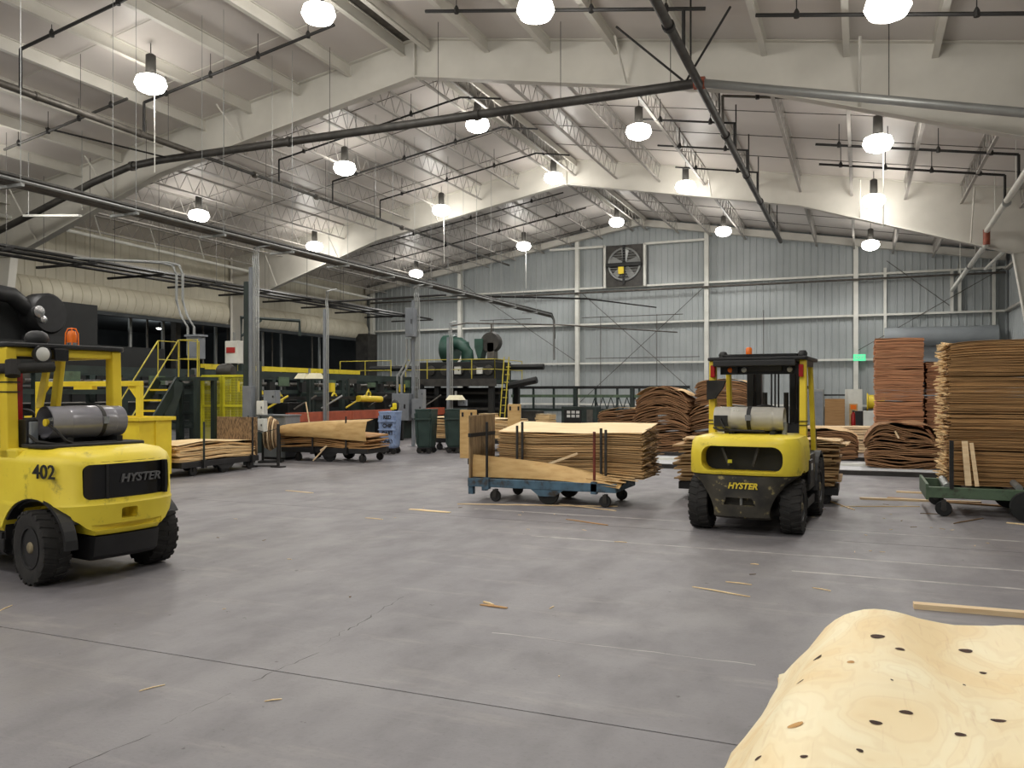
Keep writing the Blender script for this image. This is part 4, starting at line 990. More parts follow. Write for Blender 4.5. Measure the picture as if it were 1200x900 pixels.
tag(MB().beam((1.37, 12.88, .42), (1.345, 13.08, 1.02), .075, .03, up=(0, 1, 0)).build('wood_board', 'lumber'), 'left of two pale boards leaning on the tall right stack', 'board')
tag(MB().beam((1.47, 12.84, .42), (1.42, 13.02, 1.0), .05, .03, up=(0, 1, 0)).build('wood_board', 'lumber'), 'right of two pale boards leaning on the tall right stack', 'board')

# reddish stacks behind it
def four(x, y, W, D, zz, words, m, seed):
    for i in range(len(zz)-1):
        bundle('%s bundle of the %s' % (('lowest', 'second', 'third', 'topmost')[i if len(zz) == 5 else i], words), (x, y, zz[i]), W, D, zz[i+1]-zz[i]-.02, 26, m, m if i == len(zz)-2 else None, seed+i, group='bundles of the ' + words, wave=.006, ragx=.02, ragy=.02, nx=8)
four(.87, 23.0, 1.06, 2.0, [.02, .72, 1.5, 2.27, 3.02], 'tall reddish veneer stack near the back wall', 'cedar', 50)
bundle('lowest bundle of the lower reddish stack right of the tall one', (1.98, 23.35, .02), 1.0, 2.0, .8, 18, 'cedar', None, 70, wave=.006, nx=8)
bundle('middle bundle of the lower reddish stack right of the tall one', (1.98, 23.35, .84), 1.0, 2.0, .78, 18, 'cedar', None, 71, wave=.006, nx=8)
bundle('top bundle of the lower reddish stack right of the tall one', (1.98, 23.35, 1.64), 1.0, 2.0, .79, 18, 'cedar', 'cedar', 72, wave=.006, nx=8)

# dark wavy bundles
def brown(label, x, y, z, L, H, n, seed, arch, top='veneer_brown', wave=.03, W=1.4, rz=0, **kw):
    return bundle(label, (x, y, z), L, W, H, int(n*1.7), 'veneer_brown', top, seed, rz, 'brown wavy veneer bundles', arch=arch, wave=wave, ragx=.05, ragy=.03, nx=16, thick=.98, **kw)
brown('low brown bundle with pale top, left of the brown pile', -6.5, 24.6, .62, 1.45, .50, 14, 80, .05, 'veneer_pale', base=.05, sag=.08)
brown('brown bundle beneath the low pale-topped one, left pile', -6.45, 24.7, .02, 1.5, .5, 12, 81, .06)
brown('bottom bundle of the middle brown pile left of the forklift', -5.25, 24.3, .02, 1.45, .5, 12, 82, .06, sag=.06)
brown('domed middle bundle of the brown pile left of the forklift', -5.3, 24.3, .58, 1.6, .5, 14, 83, .1, base=.05, sag=.12)
brown('upper slanting bundle with a pale curled top, left of the forklift', -5.25, 24.35, 1.15, 1.5, .5, 14, 84, .04, 'veneer_pale', base=.09, sag=.1, wave=.05)
brown('bottom bundle of the right brown pile behind the left forklift post', -3.65, 24.6, .02, 1.6, .5, 14, 85, .05)
brown('middle bundle of the right brown pile behind the left forklift post', -3.65, 24.6, .60, 1.65, .62, 14, 86, .06, base=.04, sag=.08, wave=.04)
brown('squarer top bundle of the right brown pile behind the gas tank', -3.6, 24.7, 1.30, 1.5, .66, 16, 87, .03, 'veneer_pale', .015, base=.09, sag=.05)
brown('wavy bundle with a pale curled top just right of the forklift', -.72, 22.9, .37, 1.3, .3, 9, 88, .04, 'veneer_pale', base=.04, sag=.1)
brown('bundle underneath the wavy one just right of the forklift', -.72, 22.9, .02, 1.3, .31, 9, 89, .03)
brown('lower bundle of the large sagging brown pile beside the tall stack', 1.0, 21.0, .02, 1.75, .38, 12, 90, .08, None, .05)
brown('upper bundle of the large sagging brown pile beside the tall stack', .85, 21.05, .44, 1.5, .32, 12, 91, .14, 'veneer_brown', .06, base=.08, sag=.2)
bundle('pale sawn boards stacked behind the wavy brown bundles', (-.45, 25.6, .38), 2.2, 1.0, .36, 5, 'lumber', None, 95, wave=.004, nx=3)
bundle('pale boards under the pale sawn boards behind the bundles', (-.45, 25.6, .02), 2.2, 1.0, .34, 5, 'lumber', None, 96, wave=.004, nx=3)
tag(MB().beam((.72, 20.33, .84), (.80, 20.33, .68), .04, .015, up=(0, 1, 0)).build('wood_sliver', 'lumber'), 'pale splinter stuck on the sagging brown pile', 'wood strip')

# left cart by the guard doors
c2 = cart('dark low cart by the yellow guard doors with a wooden end board', (-13.0, 13.75, 0), PI/2, 2.3, 1.2, 'black', .30, .12, .15, .11, (1.1, .85, 'osb', 1.14), [(-.55, -.6, .8, 'green_mach'), (.92, -.6, .85, 'pipe_black')])
bundle('thin veneer stack on the dark cart by the guard doors', (-12.98, 13.7, .31), 2.25, 1.0, .30, 9, 'veneer_pale', 'veneer_top', 101, PI/2, wave=.02, ragx=.05, ragy=.04, arch=.05)

# cart with a curved load, second load behind the bins, further end boards
c3 = cart('dark cart left of the blue bin under a curved veneer load', (-12.15, 17.45, 0), math.radians(3), 2.45, 1.1, 'black', .34, .12, .17, .1, None, [(-.3, -.56, .5, 'pipe_black'), (.65, -.57, .78, 'black')])
t = bundle('curved veneer load tapering left on the cart beside the blue bin', (-12.2, 17.4, .36), 2.5, .9, .34, 12, 'veneer_tan', None, 111, math.radians(3), wave=.03, ragx=.14, ragy=.05, arch=.05)
rr = []
for k in range(25):
    u = k/24; x = -1.28+2.55*u; zb = .18+.02*math.sin(u*4); h = .30+.18*u; y = -.54-.03*math.sin(u*3)
    rr.append([(x, y, zb+.08*(1-u)), (x, y-.05, zb+h*.5), (x, y+.03, zb+h), (x, y+.34, zb+h+.05), (x, y+.34, zb+h+.04), (x, y+.036, zb+h-.006), (x, y-.044, zb+h*.5), (x, y+.006, zb+.08*(1-u))])
MB().loft(rr).build('wrap_sheet', 'ply_new', t, smooth=60, label='wide curved tan sheet over the front')
tag(MB().beam((-12.35, 16.8, .03), (-12.05, 16.9, .36), .03, .015, up=(0, 1, 0)).build('wood_strip', 'lumber'), 'pale strip leaning from the floor on the cart left of the blue bin', 'wood strip')
tag(MB().beam((-12.15, 16.82, .28), (-11.98, 16.85, .40), .04, .015, up=(0, 1, 0)).build('wood_strip', 'lumber'), 'short pale offcut under the curved veneer load', 'wood strip')
tag(MB().beam((-13.35, 18.0, .9), (-13.42, 17.95, 1.45), .03, .02, up=(0, 1, 0)).build('wood_strip', 'lumber'), 'thin pale stick standing behind the curved veneer load', 'wood strip')
c4 = cart('dark cart behind the green bins under a veneer load', (-10.6, 22.3, 0), 0, 2.9, 1.1, 'black', .34, .12, .17, .1)
bundle('pale veneer load behind the green bins', (-10.6, 22.3, .36), 3.0, 1.0, .56, 14, 'veneer_pale', 'veneer_top', 120, wave=.02, ragx=.08, ragy=.04)
for i, (x, y, h, nm2) in enumerate(((-7.55, 15.9, 1.0, 'left'), (-7.2, 17.6, 1.1, 'right'))):
    c = cart('cart hidden behind the big stack, its tan end board showing %s' % nm2, (x+1.2, y, 0), 0, 2.2, 1.1, 'black', .34, .12, .15, .09)
    b = MB().box(-1.3, -.92 if i == 0 else -.98, -.5, -.46, .34, .34+h).build('end_board', 'ply_new', c, bevel=.01)
    for k in range(2): MB().box(-1.25+.2*k, -1.21+.2*k, -.51, -.5, .34+h-.14, .34+h-.05).build('hand_slot', 'mach_dark', c)
MB().box(-1.05, -.55, .53, .56, .36, 1.0).build('back_board', 'ply_old', c1, bevel=.008)

# bins
def tipper(label, loc, m, hh, rz):
    t = thing('tipping_bin', label, 'bin', loc, rz)
    w0, w1, d0, d1 = .19, .23, .28, .33
    def rg(z, a, b): return [(-a, -b, z), (a, -b, z), (a, b, z), (-a, b, z)]
    MB().loft([rg(.16, w0*.9, d0*.9), rg(.22, w0, d0), (rg(hh-.05, w1, d1)), rg(hh, w1+.02, d1+.02), rg(hh, w1-.03, d1-.03), rg(.4, w0-.03, d0-.03)]).build('bin_body', m, t, bevel=.02)
    MB().box(-w1-.01, w1+.01, -d1-.05, -d1+.0, hh*.76, hh*.80).build('push_bar', m, t)
    for s in (-1, 1):
        MB().beam((s*(w1-.04), -d1-.015, hh-.1), (s*(w0-.03), -d0-.015, .25), .03, .03, up=(0, 1, 0)).build('rib', m, t)
        MB().beam((s*(w1+.01), -d1+.03, hh-.12), (s*(w0+.01), -d0+.03, .25), .03, .03, up=(0, 1, 0)).build('rib', m, t)
        caster(t, s*.14, -.2, .085, .05); caster(t, s*.14, .22, .085, .05)
    MB().box(-w0, w0, -d0, d0, .14, .17).build('base_frame', 'black', t)
    return t
bb = tipper('blue bin with black hand-lettering at the end of the curved load', (-12.0, 19.85, 0), 'blue_bin', 1.18, math.radians(14))
for i, (s, z) in enumerate((('RED', 1.02), ('CHIP', .79), ('CART', .58), ('ONLY', .36))):
    text(s, .145, 'letter_dark', bb, (.01, -.340+.05*(1-z/1.2), z), (PI/2-.05, 0, 0), bold=.005, sx=.85)
MB().box(-.24, .24, -.37, -.32, .67, .70).build('push_bar', 'blue_bin', bb)
tipper('dark green bin nearer the blue bin', (-11.22, 20.5, 0), 'green_bin', 1.24, math.radians(10))
tipper('dark green bin farther right, by the lamp shade post', (-10.55, 21.0, 0), 'green_bin', 1.24, math.radians(10))
t = thing('work_bag', 'black bundle with a bright yellow patch behind the blue bin rim', 'bag', (-12.2, 20.42, 0))
MB().lathe([(.02, 0), (.08, .0), (.09, .25), (.09, 1.2), (.12, 1.28), (.12, 1.4), (.07, 1.48), (.01, 1.5)], 12).build('body', 'black', t, smooth=50)
MB().box(.0, .12, -.15, -.09, 1.22, 1.4).build('patch', 'glovey', t, bevel=.02); MB().box(-.06, .05, -.15, -.1, 1.2, 1.28).build('patch', 'glovey', t, bevel=.02)

# stanchions, reel, grey box
t = thing('stanchion_barrier', 'pair of short dark posts joined by a slack cable', 'barrier')
for x, y in ((-12.8, 15.05), (-12.2, 15.3)):
    MB().rod((x, y, .02), (x, y, .98), .035, 10).build('post', 'pipe_black', t, smooth=40); MB().box(x-.14, x+.14, y-.1, y+.1, 0, .025).build('foot_plate', 'pipe_black', t)
MB().beam((-12.8, 15.05, .03), (-12.2, 15.3, .03), .06, .03).build('floor_bar', 'pipe_black', t)
MB().path([(-12.8, 15.05, .9), (-12.5, 15.18, .8), (-12.2, 15.3, .88)], .008, 5).build('cable', 'pipe_black', t)
t = thing('hose_reel', 'pale ribbed cable reel standing by the grey box', 'reel', (-13.25, 16.35, .7), math.radians(28))
for i in range(6): MB().lathe([(.1, -.14+.05*i), (.42-.03*abs(i-2), -.13+.05*i), (.42-.03*abs(i-2), -.105+.05*i), (.1, -.095+.05*i)], 24, 'x').build('reel_disc', 'veneer_end' if i % 2 else 'lumber', t, smooth=40)
for s in (-1, 1): MB().beam((s*.2, 0, 0), (s*.2, 0, -.7), .05, .05).build('stand_leg', 'mach_dark', t)
MB().box(-.28, .28, -.2, .2, -.7, -.66).build('stand_base', 'mach_dark', t)
t = thing('steel_box', 'plain grey steel box on the floor left of the curved load', 'box', (-13.75, 17.35, 0))
MB().box(-.38, .38, -.3, .3, .05, 1.1).build('box_body', 'grey_box', t, bevel=.02); MB().box(-.4, .4, -.32, .32, 1.1, 1.13).build('lid', 'grey_box', t); MB().box(-.36, .36, -.28, .28, 0, .05).build('plinth', 'mach_dark', t)

# ---------------------------------------------------------------- machinery on the left
t = thing('hopper', 'yellow steel hopper with an arched frame behind the left forklift', 'hopper')
x0, x1, y0, y1 = -15.5, -12.52, 11.65, 12.45
MB().box(x0, x1, y0, y0+.04, .1, 1.2).build('front_panel', 'yellow_clean', t); MB().box(x0, x1, y1-.04, y1, .1, 1.2).build('back_panel', 'yellow_clean', t)
for x in (x0, x1-.04): MB().box(x, x+.04, y0+.04, y1-.04, .1, 1.2).build('end_panel', 'yellow_clean', t)
MB().box(x0+.04, x1-.04, y0+.04, y1-.04, .1, .14).build('bottom_panel', 'yellow_clean', t)
for a in ((x0-.06, x1+.06, y0-.06, y0), (x0-.06, x1+.06, y1, y1+.06), (x0-.06, x0, y0, y1), (x1, x1+.06, y0, y1)): MB().box(*a, 1.16, 1.23).build('rim', 'yellow_clean', t, bevel=.006)
for x in (x0+.9, x0+1.9): MB().box(x-.025, x+.025, y0-.03, y0, .1, 1.16).build('stiffener', 'yellow_clean', t)
MB().box(x1, x1+.03, y0+.38, y0+.43, .1, 1.16).build('stiffener', 'yellow_clean', t)
for x in (x0+.1, x1-.2):
    for y in (y0+.05, y1-.15): MB().box(x, x+.1, y, y+.1, 0, .1).build('foot', 'yellow_clean', t)
MB().box(x0+.1, x1-.05, y0+.06, y0+.16, 1.82, 1.92).build('arch_beam', 'yellow_clean', t, bevel=.008)
for x, s in ((x0+.15, 1), (x1-.1, -1)):
    MB().box(x-.05, x+.05, y0+.06, y0+.16, 1.2, 1.82).build('arch_post', 'yellow_clean', t, bevel=.008)
    MB().prism([(x, 1.82), (x+s*.3, 1.82), (x, 1.5)], 'y', y0+.1, y0+.13).build('gusset', 'yellow_clean', t)
MB().box(-14.3, -13.8, y0+.05, y0+.17, 1.76, 1.82).build('lifting_lug', 'yellow_clean', t)

t = thing('access_stair', 'green stair with yellow pipe railings beside the guard doors', 'stair')
X0, X1, YP = -15.25, -14.62, 14.75
MB().box(X0, X1+.55, YP, YP+.7, 1.98, 2.06).build('platform', 'green_mach', t)
for x, y in ((X0+.05, YP+.6), (X1+.5, YP+.05), (X1+.5, YP+.6)): MB().box(x-.05, x+.05, y-.05, y+.05, 0, 1.98).build('leg', 'green_mach', t)
for x in (X0, X1): MB().beam((x, YP, 2.0), (x, YP-1.45, .1), .05, .2).build('stringer', 'green_mach', t)
for k in range(8): MB().box(X0+.03, X1-.03, YP-.18*(k+1)-.1, YP-.18*(k+1)+.1, 2.0-.24*(k+1)-.02, 2.0-.24*(k+1)+.02).build('tread', 'yellow_clean' if k < 4 else 'green_mach', t)
for x in (X0, X1):
    MB().path([(x, YP-1.35, .3), (x, YP-1.35, 1.15), (x, YP, 2.92), (x, YP+.65, 2.92), (x, YP+.65, 2.06)], .016, 6).build('railing', 'rail_yellow', t, smooth=40)
    MB().rod((x, YP, 2.06), (x, YP, 2.92), .015, 6).build('railing', 'rail_yellow', t)
    MB().rod((x, YP, 2.48), (x, YP+.65, 2.48), .013, 6).build('railing', 'rail_yellow', t)
MB().path([(X1, YP+.02, 2.92), (X1+.55, YP+.02, 2.92), (X1+.55, YP+.02, 2.06)], .016, 6).build('railing', 'rail_yellow', t); MB().rod((X1, YP+.02, 2.48), (X1+.55, YP+.02, 2.48), .013, 6).build('railing', 'rail_yellow', t)
MB().rod((X1+.28, YP+.02, 2.06), (X1+.28, YP+.02, 2.92), .013, 6).build('railing', 'rail_yellow', t)
MB().beam((X1+.05, YP-.02, 1.95), (X1-.25, YP-.55, 0), .1, .22).build('brace', 'green_mach', t)

t = thing('guard_doors', 'yellow framed mesh guard with double doors around dark machinery', 'machine guard')
def cage(p, q, z0, z1, m, mid):
    p = Vector(p); q = Vector(q); d = q-p
    for a in (p, q): MB().beam((a.x, a.y, z0), (a.x, a.y, z1), .06, .06).build('frame_post', m, t)
    for z in (z0, z1, mid): MB().beam((p.x, p.y, z), (q.x, q.y, z), .05, .05).build('frame_rail', m, t)
    mb = MB(); n = int(d.length/.03)
    for k in range(1, n): a = p+d*k/n; mb.beam((a.x, a.y, z0), (a.x, a.y, z1), .007, .007)
    nz = int((z1-z0)/.03)
    for k in range(1, nz): z = z0+(z1-z0)*k/nz; mb.beam((p.x, p.y, z), (q.x, q.y, z), .007, .007)
    mb.build('wire_mesh', m, t, stuff=True)
cage((-14.66, 15.55, 0), (-14.12, 15.62, 0), .5, 2.1, 'yellow_green', 1.38); cage((-14.08, 15.62, 0), (-13.45, 15.7, 0), .5, 2.1, 'yellow_green', 1.38)
cage((-15.35, 15.62, 0), (-14.85, 15.55, 0), .55, 1.9, 'green_mach', 1.2)
for x in (-14.76, -13.36): MB().box(x-.06, x+.06, 15.55, 15.67, 0, 2.3).build('corner_post', 'green_mach', t)

t = thing('sign_box', 'white control box with a red label behind the yellow railing', 'box', (-14.35, 16.3, 0))
MB().box(-.2, .2, -.1, .1, 2.42, 2.98).build('box_body', 'white_board', t, bevel=.01); MB().box(-.15, .12, -.112, -.1, 2.68, 2.82).build('label', 'sign_red', t); MB().rod((0, 0, 2.98), (0, 0, 3.2), .03, 6).build('conduit', 'galv', t)
MB().box(-.06, .06, -.04, .06, 0, 2.42).build('post', 'green_mach', t)
MB().lathe([(.01, -.2), (.17, -.2), (.19, -.1), (.19, .1), (.12, .2), (.01, .2)], 14, 'x', (.0, -.25, 2.22)).build('motor', 'pipe_dark', t, smooth=40)
t = thing('electrical_panel', 'grey panel under the bent conduits beside the stair', 'panel', (-16.45, 17.2, 0))
MB().box(-.2, .2, -.1, .15, 2.6, 3.2).build('panel_box', 'grey_box', t, bevel=.01); MB().box(-.26, .26, -.14, .18, 3.2, 3.25).build('rain_hood', 'grey_box', t); MB().box(-.1, .1, -.05, .1, 0, 2.35).build('stand', 'galv', t)
MB().box(-.16, .14, -.115, -.1, 2.66, 3.12).build('panel_door', 'grey_box', t)

t = thing('dryer_conveyor', 'long dark green conveyor line along the left side of the hall', 'conveyor')
for x in (-17.6, -16.5):
    MB().box(x-.06, x+.06, 10.0, 29.3, 2.12, 2.32).build('top_beam', 'green_mach', t); MB().box(x-.05, x+.05, 10, 29.3, 1.66, 1.78).build('side_beam', 'green_mach', t); MB().box(x-.05, x+.05, 10, 29.3, .75, .9).build('lower_beam', 'green_mach', t)
    for k in range(9): MB().box(x-.07, x+.07, 10.2+2.3*k, 10.36+2.3*k, 0, 2.12).build('leg', 'green_mach', t)
for k in range(38): MB().rod((-17.55, 10.3+.5*k, 1.95), (-16.55, 10.3+.5*k, 1.95), .06, 8).build('roller', 'conduit' if k % 3 else 'galv', t, smooth=40)
MB().box(-17.4, -16.7, 10, 29.3, 1.2, 1.45).build('belt_bed', 'mach_dark', t)
for k in range(8): MB().box(-16.42, -16.3, 18.5+1.55*k, 18.75+1.55*k, 1.72, 2.02).build('bracket', 'yellow_clean' if k % 3 == 0 else 'mach_dark', t)
for k in range(16):
    y = 10.6+1.25*k; MB().box(-16.44, -16.4, y, y+.5, 1.9+.1*(k % 2), 2.06+.06*(k % 3)).build('cover_plate', 'pipe_dark' if k % 2 else 'green_cart', t)
for k, (y, z) in enumerate(((19.6, 1.55), (20.4, 1.5), (23.2, 1.55), (25.3, 1.62))):
    MB().torus(.12, .035, 'x', (-16.2, y, z), 16, 6).build('hand_wheel', 'yellow', t, smooth=40); MB().beam((-16.3, y, z), (-16.2, y, z+.2), .04, .04).build('wheel_bracket', 'yellow', t)
MB().box(-19.5, -19.3, 20.6, 29.5, 2.45, 2.62).build('crane_beam', 'yellow', t, label='yellow beam above the conveyor')
for k in range(5): MB().box(-19.45, -19.35, 21+1.8*k, 21.1+1.8*k, 0, 2.45).build('beam_post', 'mach_dark', t)
t = thing('veneer_dryer', 'huge dark machine housing in the left wall opening', 'machine')
MB().box(-24.8, -19.9, 8, 19.5, 0, 3.05).build('housing', 'mach_dark', t); MB().box(-24.6, -21, 10, 18, 3.05, 4.3).build('upper_housing', 'mach_dark', t)
for k in range(14): MB().box(-19.9, -19.86, 8.2+.8*k, 8.9+.8*k, .3, 2.3).build('panel', 'green_mach' if k % 4 == 0 else 'mach_dark', t, bevel=.01)
for k in range(4): MB().rod((-19.75, 8, .5+.45*k), (-19.75, 19.4, .5+.45*k), .05, 6).build('steam_pipe', 'pipe_dark' if k % 2 else 'conduit', t)
t = thing('blower', 'black round blower with chrome fittings on the machine housing at far left', 'blower', (-20.6, 15.9, 3.05))
MB().lathe([(.05, -.3), (.5, -.3), (.56, -.22), (.56, .22), (.5, .3), (.05, .3)], 24, 'x', (0, 0, .8)).build('blower_casing', 'black', t, smooth=40)
MB().path([(0, -.5, .9), (.1, -1.0, 1.2), (0, -1.5, 1.25)], .22, 12).build('duct', 'black', t, smooth=40)
MB().lathe([(.05, 0), (.16, 0), (.16, .12), (.05, .14)], 12, 'x', (.4, -.5, .8)).build('fitting', 'chrome', t, smooth=40); MB().lathe([(.05, 0), (.1, 0), (.1, .1), (.05, .12)], 12, 'x', (.4, -.35, .6)).build('fitting', 'chrome', t, smooth=40)
MB().box(-.3, .3, -.4, .4, 0, .2).build('base', 'black', t)
t = thing('press_machine', 'dark machine frames crowded behind the orange rail', 'machine')
r3 = random.Random(12)
for k in range(8):
    y = 18.6+1.35*k
    MB().box(-16.1, -15.55, y, y+.7, 0, 1.1+.3*(k % 3)).build('machine_block', 'mach_dark' if k % 2 else 'green_mach', t, bevel=.02)
    MB().box(-15.54, -15.5, y+.1, y+.45, .6, .95).build('cover', 'pipe_dark', t)
    MB().rod((-15.5, y+.2, 1.2), (-15.2, y+.9, 1.6), .03, 6).build('pipe', ('yellow', 'conduit', 'galv')[k % 3], t)
for x, y, h in ((-15.9, 19.1, 2.6), (-15.4, 20.9, 2.1), (-15.6, 23.1, 2.1), (-15.4, 26.3, 2.4)): MB().box(x-.05, x+.05, y-.05, y+.05, 0, h).build('post', 'green_mach', t)
MB().rod((-15.25, 23.2, 1.5), (-15.2, 24.5, 1.47), .11, 10).build('yellow_cylinder', 'yellow_clean', t, smooth=40)
for k in range(6): MB().box(-16.0, -15.4, 19+1.7*k, 19.08+1.7*k, 1.5, 1.58).build('cross_bar', 'mach_dark', t)
MB().box(-15.4, -15.34, 18.5, 30, 1.48, 1.58).build('guide_rail', 'mach_dark', t)
MB().path([(-18.2, 21.0, 2.6), (-18.2, 21.0, 4.1), (-17.3, 22.8, 4.1), (-17.3, 22.8, 3.6)], .06, 6).build('jib_arm', 'green_mach', t); MB().rod((-18.2, 21, 3.5), (-17.9, 21.6, 4.05), .04, 6).build('jib_brace', 'green_mach', t)
MB().box(-18.27, -18.13, 20.93, 21.07, 0, 2.6).build('jib_post', 'green_mach', t)
t = thing('infeed_table', 'orange painted rail of a low infeed table behind the carts', 'table')
for k in range(6): MB().box(-15.06, -14.94, 19.2+1.6*k, 20.77+1.6*k, .84, 1.12).build('side_rail', 'orange_rail', t, bevel=.008)
for k in range(7): MB().box(-15.05, -14.95, 19.25+1.57*k, 19.35+1.57*k, 0, .84).build('leg', 'mach_dark', t)
MB().box(-15.4, -15.06, 19.2, 28.8, .75, .82).build('table_bed', 'mach_dark', t)
def shade(label, loc, w0, rz, n):
    t = thing('lamp_shade_light', label, 'lamp', loc, rz)
    for i in range(n):
        x = (i-(n-1)/2)*w0*1.04
        MB().loft([[(x-w0/2, -.22, 0), (x+w0/2, -.22, 0), (x+w0/2, .22, 0), (x-w0/2, .22, 0)], [(x-w0*.36, -.1, .16), (x+w0*.36, -.1, .16), (x+w0*.36, .1, .16), (x-w0*.36, .1, .16)]]).build('shade', 'shade', t)
    MB().rod((0, 0, .1), (0, 0, .3), .04, 6).build('stem', 'galv', t)
    return t
t = shade('double cream lamp shade above the machine line', (-14.75, 19.9, 2.1), .38, 0, 2); MB().beam((0, .1, .1), (-.4, .5, .1), .04, .04).build('arm', 'galv', t); MB().box(-.45, -.35, .45, .55, -2.1, .15).build('stand', 'green_mach', t)
shade('single cream lamp shade on the conduit post over the green bins', (-12.62, 25.1, 1.45), .55, 0, 1)

# platform with blower at the back left
t = thing('mezzanine', 'dark raised machine platform with yellow railings at the back left', 'platform')
MB().box(-20.5, -13.1, 29.6, 32.6, 2.06, 2.22).build('deck', 'green_mach', t)
MB().box(-17, -13.1, 29.55, 29.6, 1.95, 2.25).build('deck_edge', 'pipe_dark', t)
for x in (-20.2, -18, -15.8, -13.4):
    for y in (29.8, 32.4): MB().box(x-.1, x+.1, y-.1, y+.1, 0, 2.06).build('leg', 'mach_dark', t)
for a, b in (((-20.4, 29.65), (-17.9, 29.65)), ((-17.2, 29.65), (-13.2, 29.65)), ((-13.2, 29.65), (-13.2, 32.5))):
    n = 4 if abs(a[0]-b[0]) > 3 else 2
    for z in (2.62, 3.02): MB().rod((a[0], a[1], z), (b[0], b[1], z), .017, 6).build('railing', 'rail_yellow', t)
    for k in range(n+1): x = a[0]+(b[0]-a[0])*k/n; y = a[1]+(b[1]-a[1])*k/n; MB().rod((x, y, 2.2), (x, y, 3.02), .02, 6).build('railing_post', 'rail_yellow', t)
MB().box(-16.9, -13.4, 30.2, 31.8, 2.22, 2.95).build('machine_block', 'mach_dark', t, bevel=.03)
for k in range(5): MB().lathe([(.03, 0), (.2, 0), (.2, -.08), (.03, -.1)], 12, 'y', (-16.3+.65*k, 30.2, 2.6)).build('flange', 'pipe_dark', t)
MB().box(-15.2, -14.9, 30.1, 30.2, 2.45, 2.75).build('gauge_panel', 'white_board', t); MB().box(-14.2, -13.95, 30.1, 30.2, 2.45, 2.7).build('gauge_panel', 'white_board', t)
MB().rod((-20, 31.4, 2.75), (-11.8, 31.4, 2.75), .12, 8).build('header_pipe', 'mach_dark', t, smooth=40); MB().rod((-13.1, 30.6, 1.95), (-11.8, 30.6, 2.2), .14, 8).build('roll', 'mach_dark', t, smooth=40)
for k in range(5): MB().box(-20.2, -13.2, 30.4, 30.5, .35+.32*k, .45+.32*k).build('shelf_bar', 'mach_dark' if k % 2 else 'pipe_dark', t)
MB().box(-19.8, -13.6, 31, 32, .1, 1.9).build('lower_block', 'mach_dark', t, bevel=.03)
for x in (-13.0, -12.8): MB().beam((x, 29.6, .1), (x+.1, 29.9, 3.1), .03, .04).build('ladder_rail', 'rail_yellow', t)
for k in range(9): MB().rod((-13.0+.025*k, 29.6+.03*k, .3+.3*k), (-12.8+.025*k, 29.6+.03*k, .3+.3*k), .015, 5).build('rung', 'rail_yellow', t)
t = thing('blower', 'green blower with a curved elbow duct on the platform', 'blower', (-15.4, 30.7, 2.95))
MB().lathe([(.1, -.25), (.55, -.25), (.6, -.2), (.6, .2), (.55, .25), (.1, .25)], 22, 'x', (-.3, 0, .55)).build('casing', 'green_fan', t, smooth=40)
MB().path([(-.1, 0, .8), (.15, 0, .78), (.36, 0, .66), (.48, 0, .42), (.52, 0, .1), (.52, 0, 0)], .26, 14).build('elbow_duct', 'green_fan', t, smooth=50)
MB().lathe([(.3, 0), (.3, .06)], 14, 'z', (.52, 0, .0)).build('flange', 'green_fan', t)
t = thing('blower', 'green hood and grey motor unit on the platform, right of the elbow blower', 'blower', (-14.2, 30.9, 2.95))
MB().prism([(-.36, .95), (.02, .95), (.02, .55), (-.1, .1), (-.2, .1), (-.36, .6)], 'y', -.25, .25).build('hood', 'green_fan', t, bevel=.01)
MB().lathe([(.05, -.2), (.4, -.2), (.44, 0), (.4, .2), (.05, .2)], 18, 'y', (.3, 0, .8)).build('motor_casing', 'pipe_dark', t, smooth=40); MB().box(.18, .5, -.2, .2, 0, .8).build('motor_stand', 'conduit', t, bevel=.02); MB().box(-.4, .7, -.3, .3, -.02, .1).build('base', 'mach_dark', t)
MB().rod((.3, 0, 1.1), (.3, 0, 1.6), .04, 6).build('stack_pipe', 'conduit', t)
t = thing('outfeed_bridge', 'green truss bridge conveyor in front of the back wall', 'conveyor')
for z, m in ((1.92, 'mach_dark'), (1.55, 'green_cart'), (.95, 'green_mach')): MB().box(-14.3, -6.4, 33.9, 34.02, z-.06, z+.06).build('chord', m, t)
MB().box(-14.3, -6.4, 34.1, 34.6, 1.5, 1.56).build('belt', 'ply_old', t)
for k in range(9): x = -14.2+.95*k; MB().box(x-.04, x+.04, 33.92, 34.0, .95, 1.95).build('post', 'green_mach', t)
for k in range(12): x = -10.6+.35*k; MB().rod((x, 33.95, 1.0), (x+.17, 33.95, 1.5), .02, 4).build('diagonal', 'green_mach', t); MB().rod((x+.17, 33.95, 1.5), (x+.35, 33.95, 1.0), .02, 4).build('diagonal', 'green_mach', t)
for x in (-14, -11.3, -8.8, -6.6): MB().box(x-.08, x+.08, 33.85, 34.05, 0, 1.9).build('leg', 'green_mach', t)
t = thing('control_cabinet', 'green cabinet with pale stencilled marks under the truss bridge', 'cabinet', (-10.6, 32.6, 0))
MB().box(-.75, .75, -.35, .35, .0, 1.12).build('cabinet_body', 'green_mach', t, bevel=.02); MB().box(-.62, .12, -.37, -.35, .3, 1.0).build('cabinet_door', 'mach_dark', t)
for r_ in range(2):
    for k in range(3): MB().box(-.5+.2*k, -.36+.2*k, -.385, -.37, .68+.16*r_, .79+.16*r_).build('stencil_mark', 'letter_white', t)
MB().box(.35, .6, -.37, -.35, .2, 1.0).build('cabinet_door', 'conduit', t)
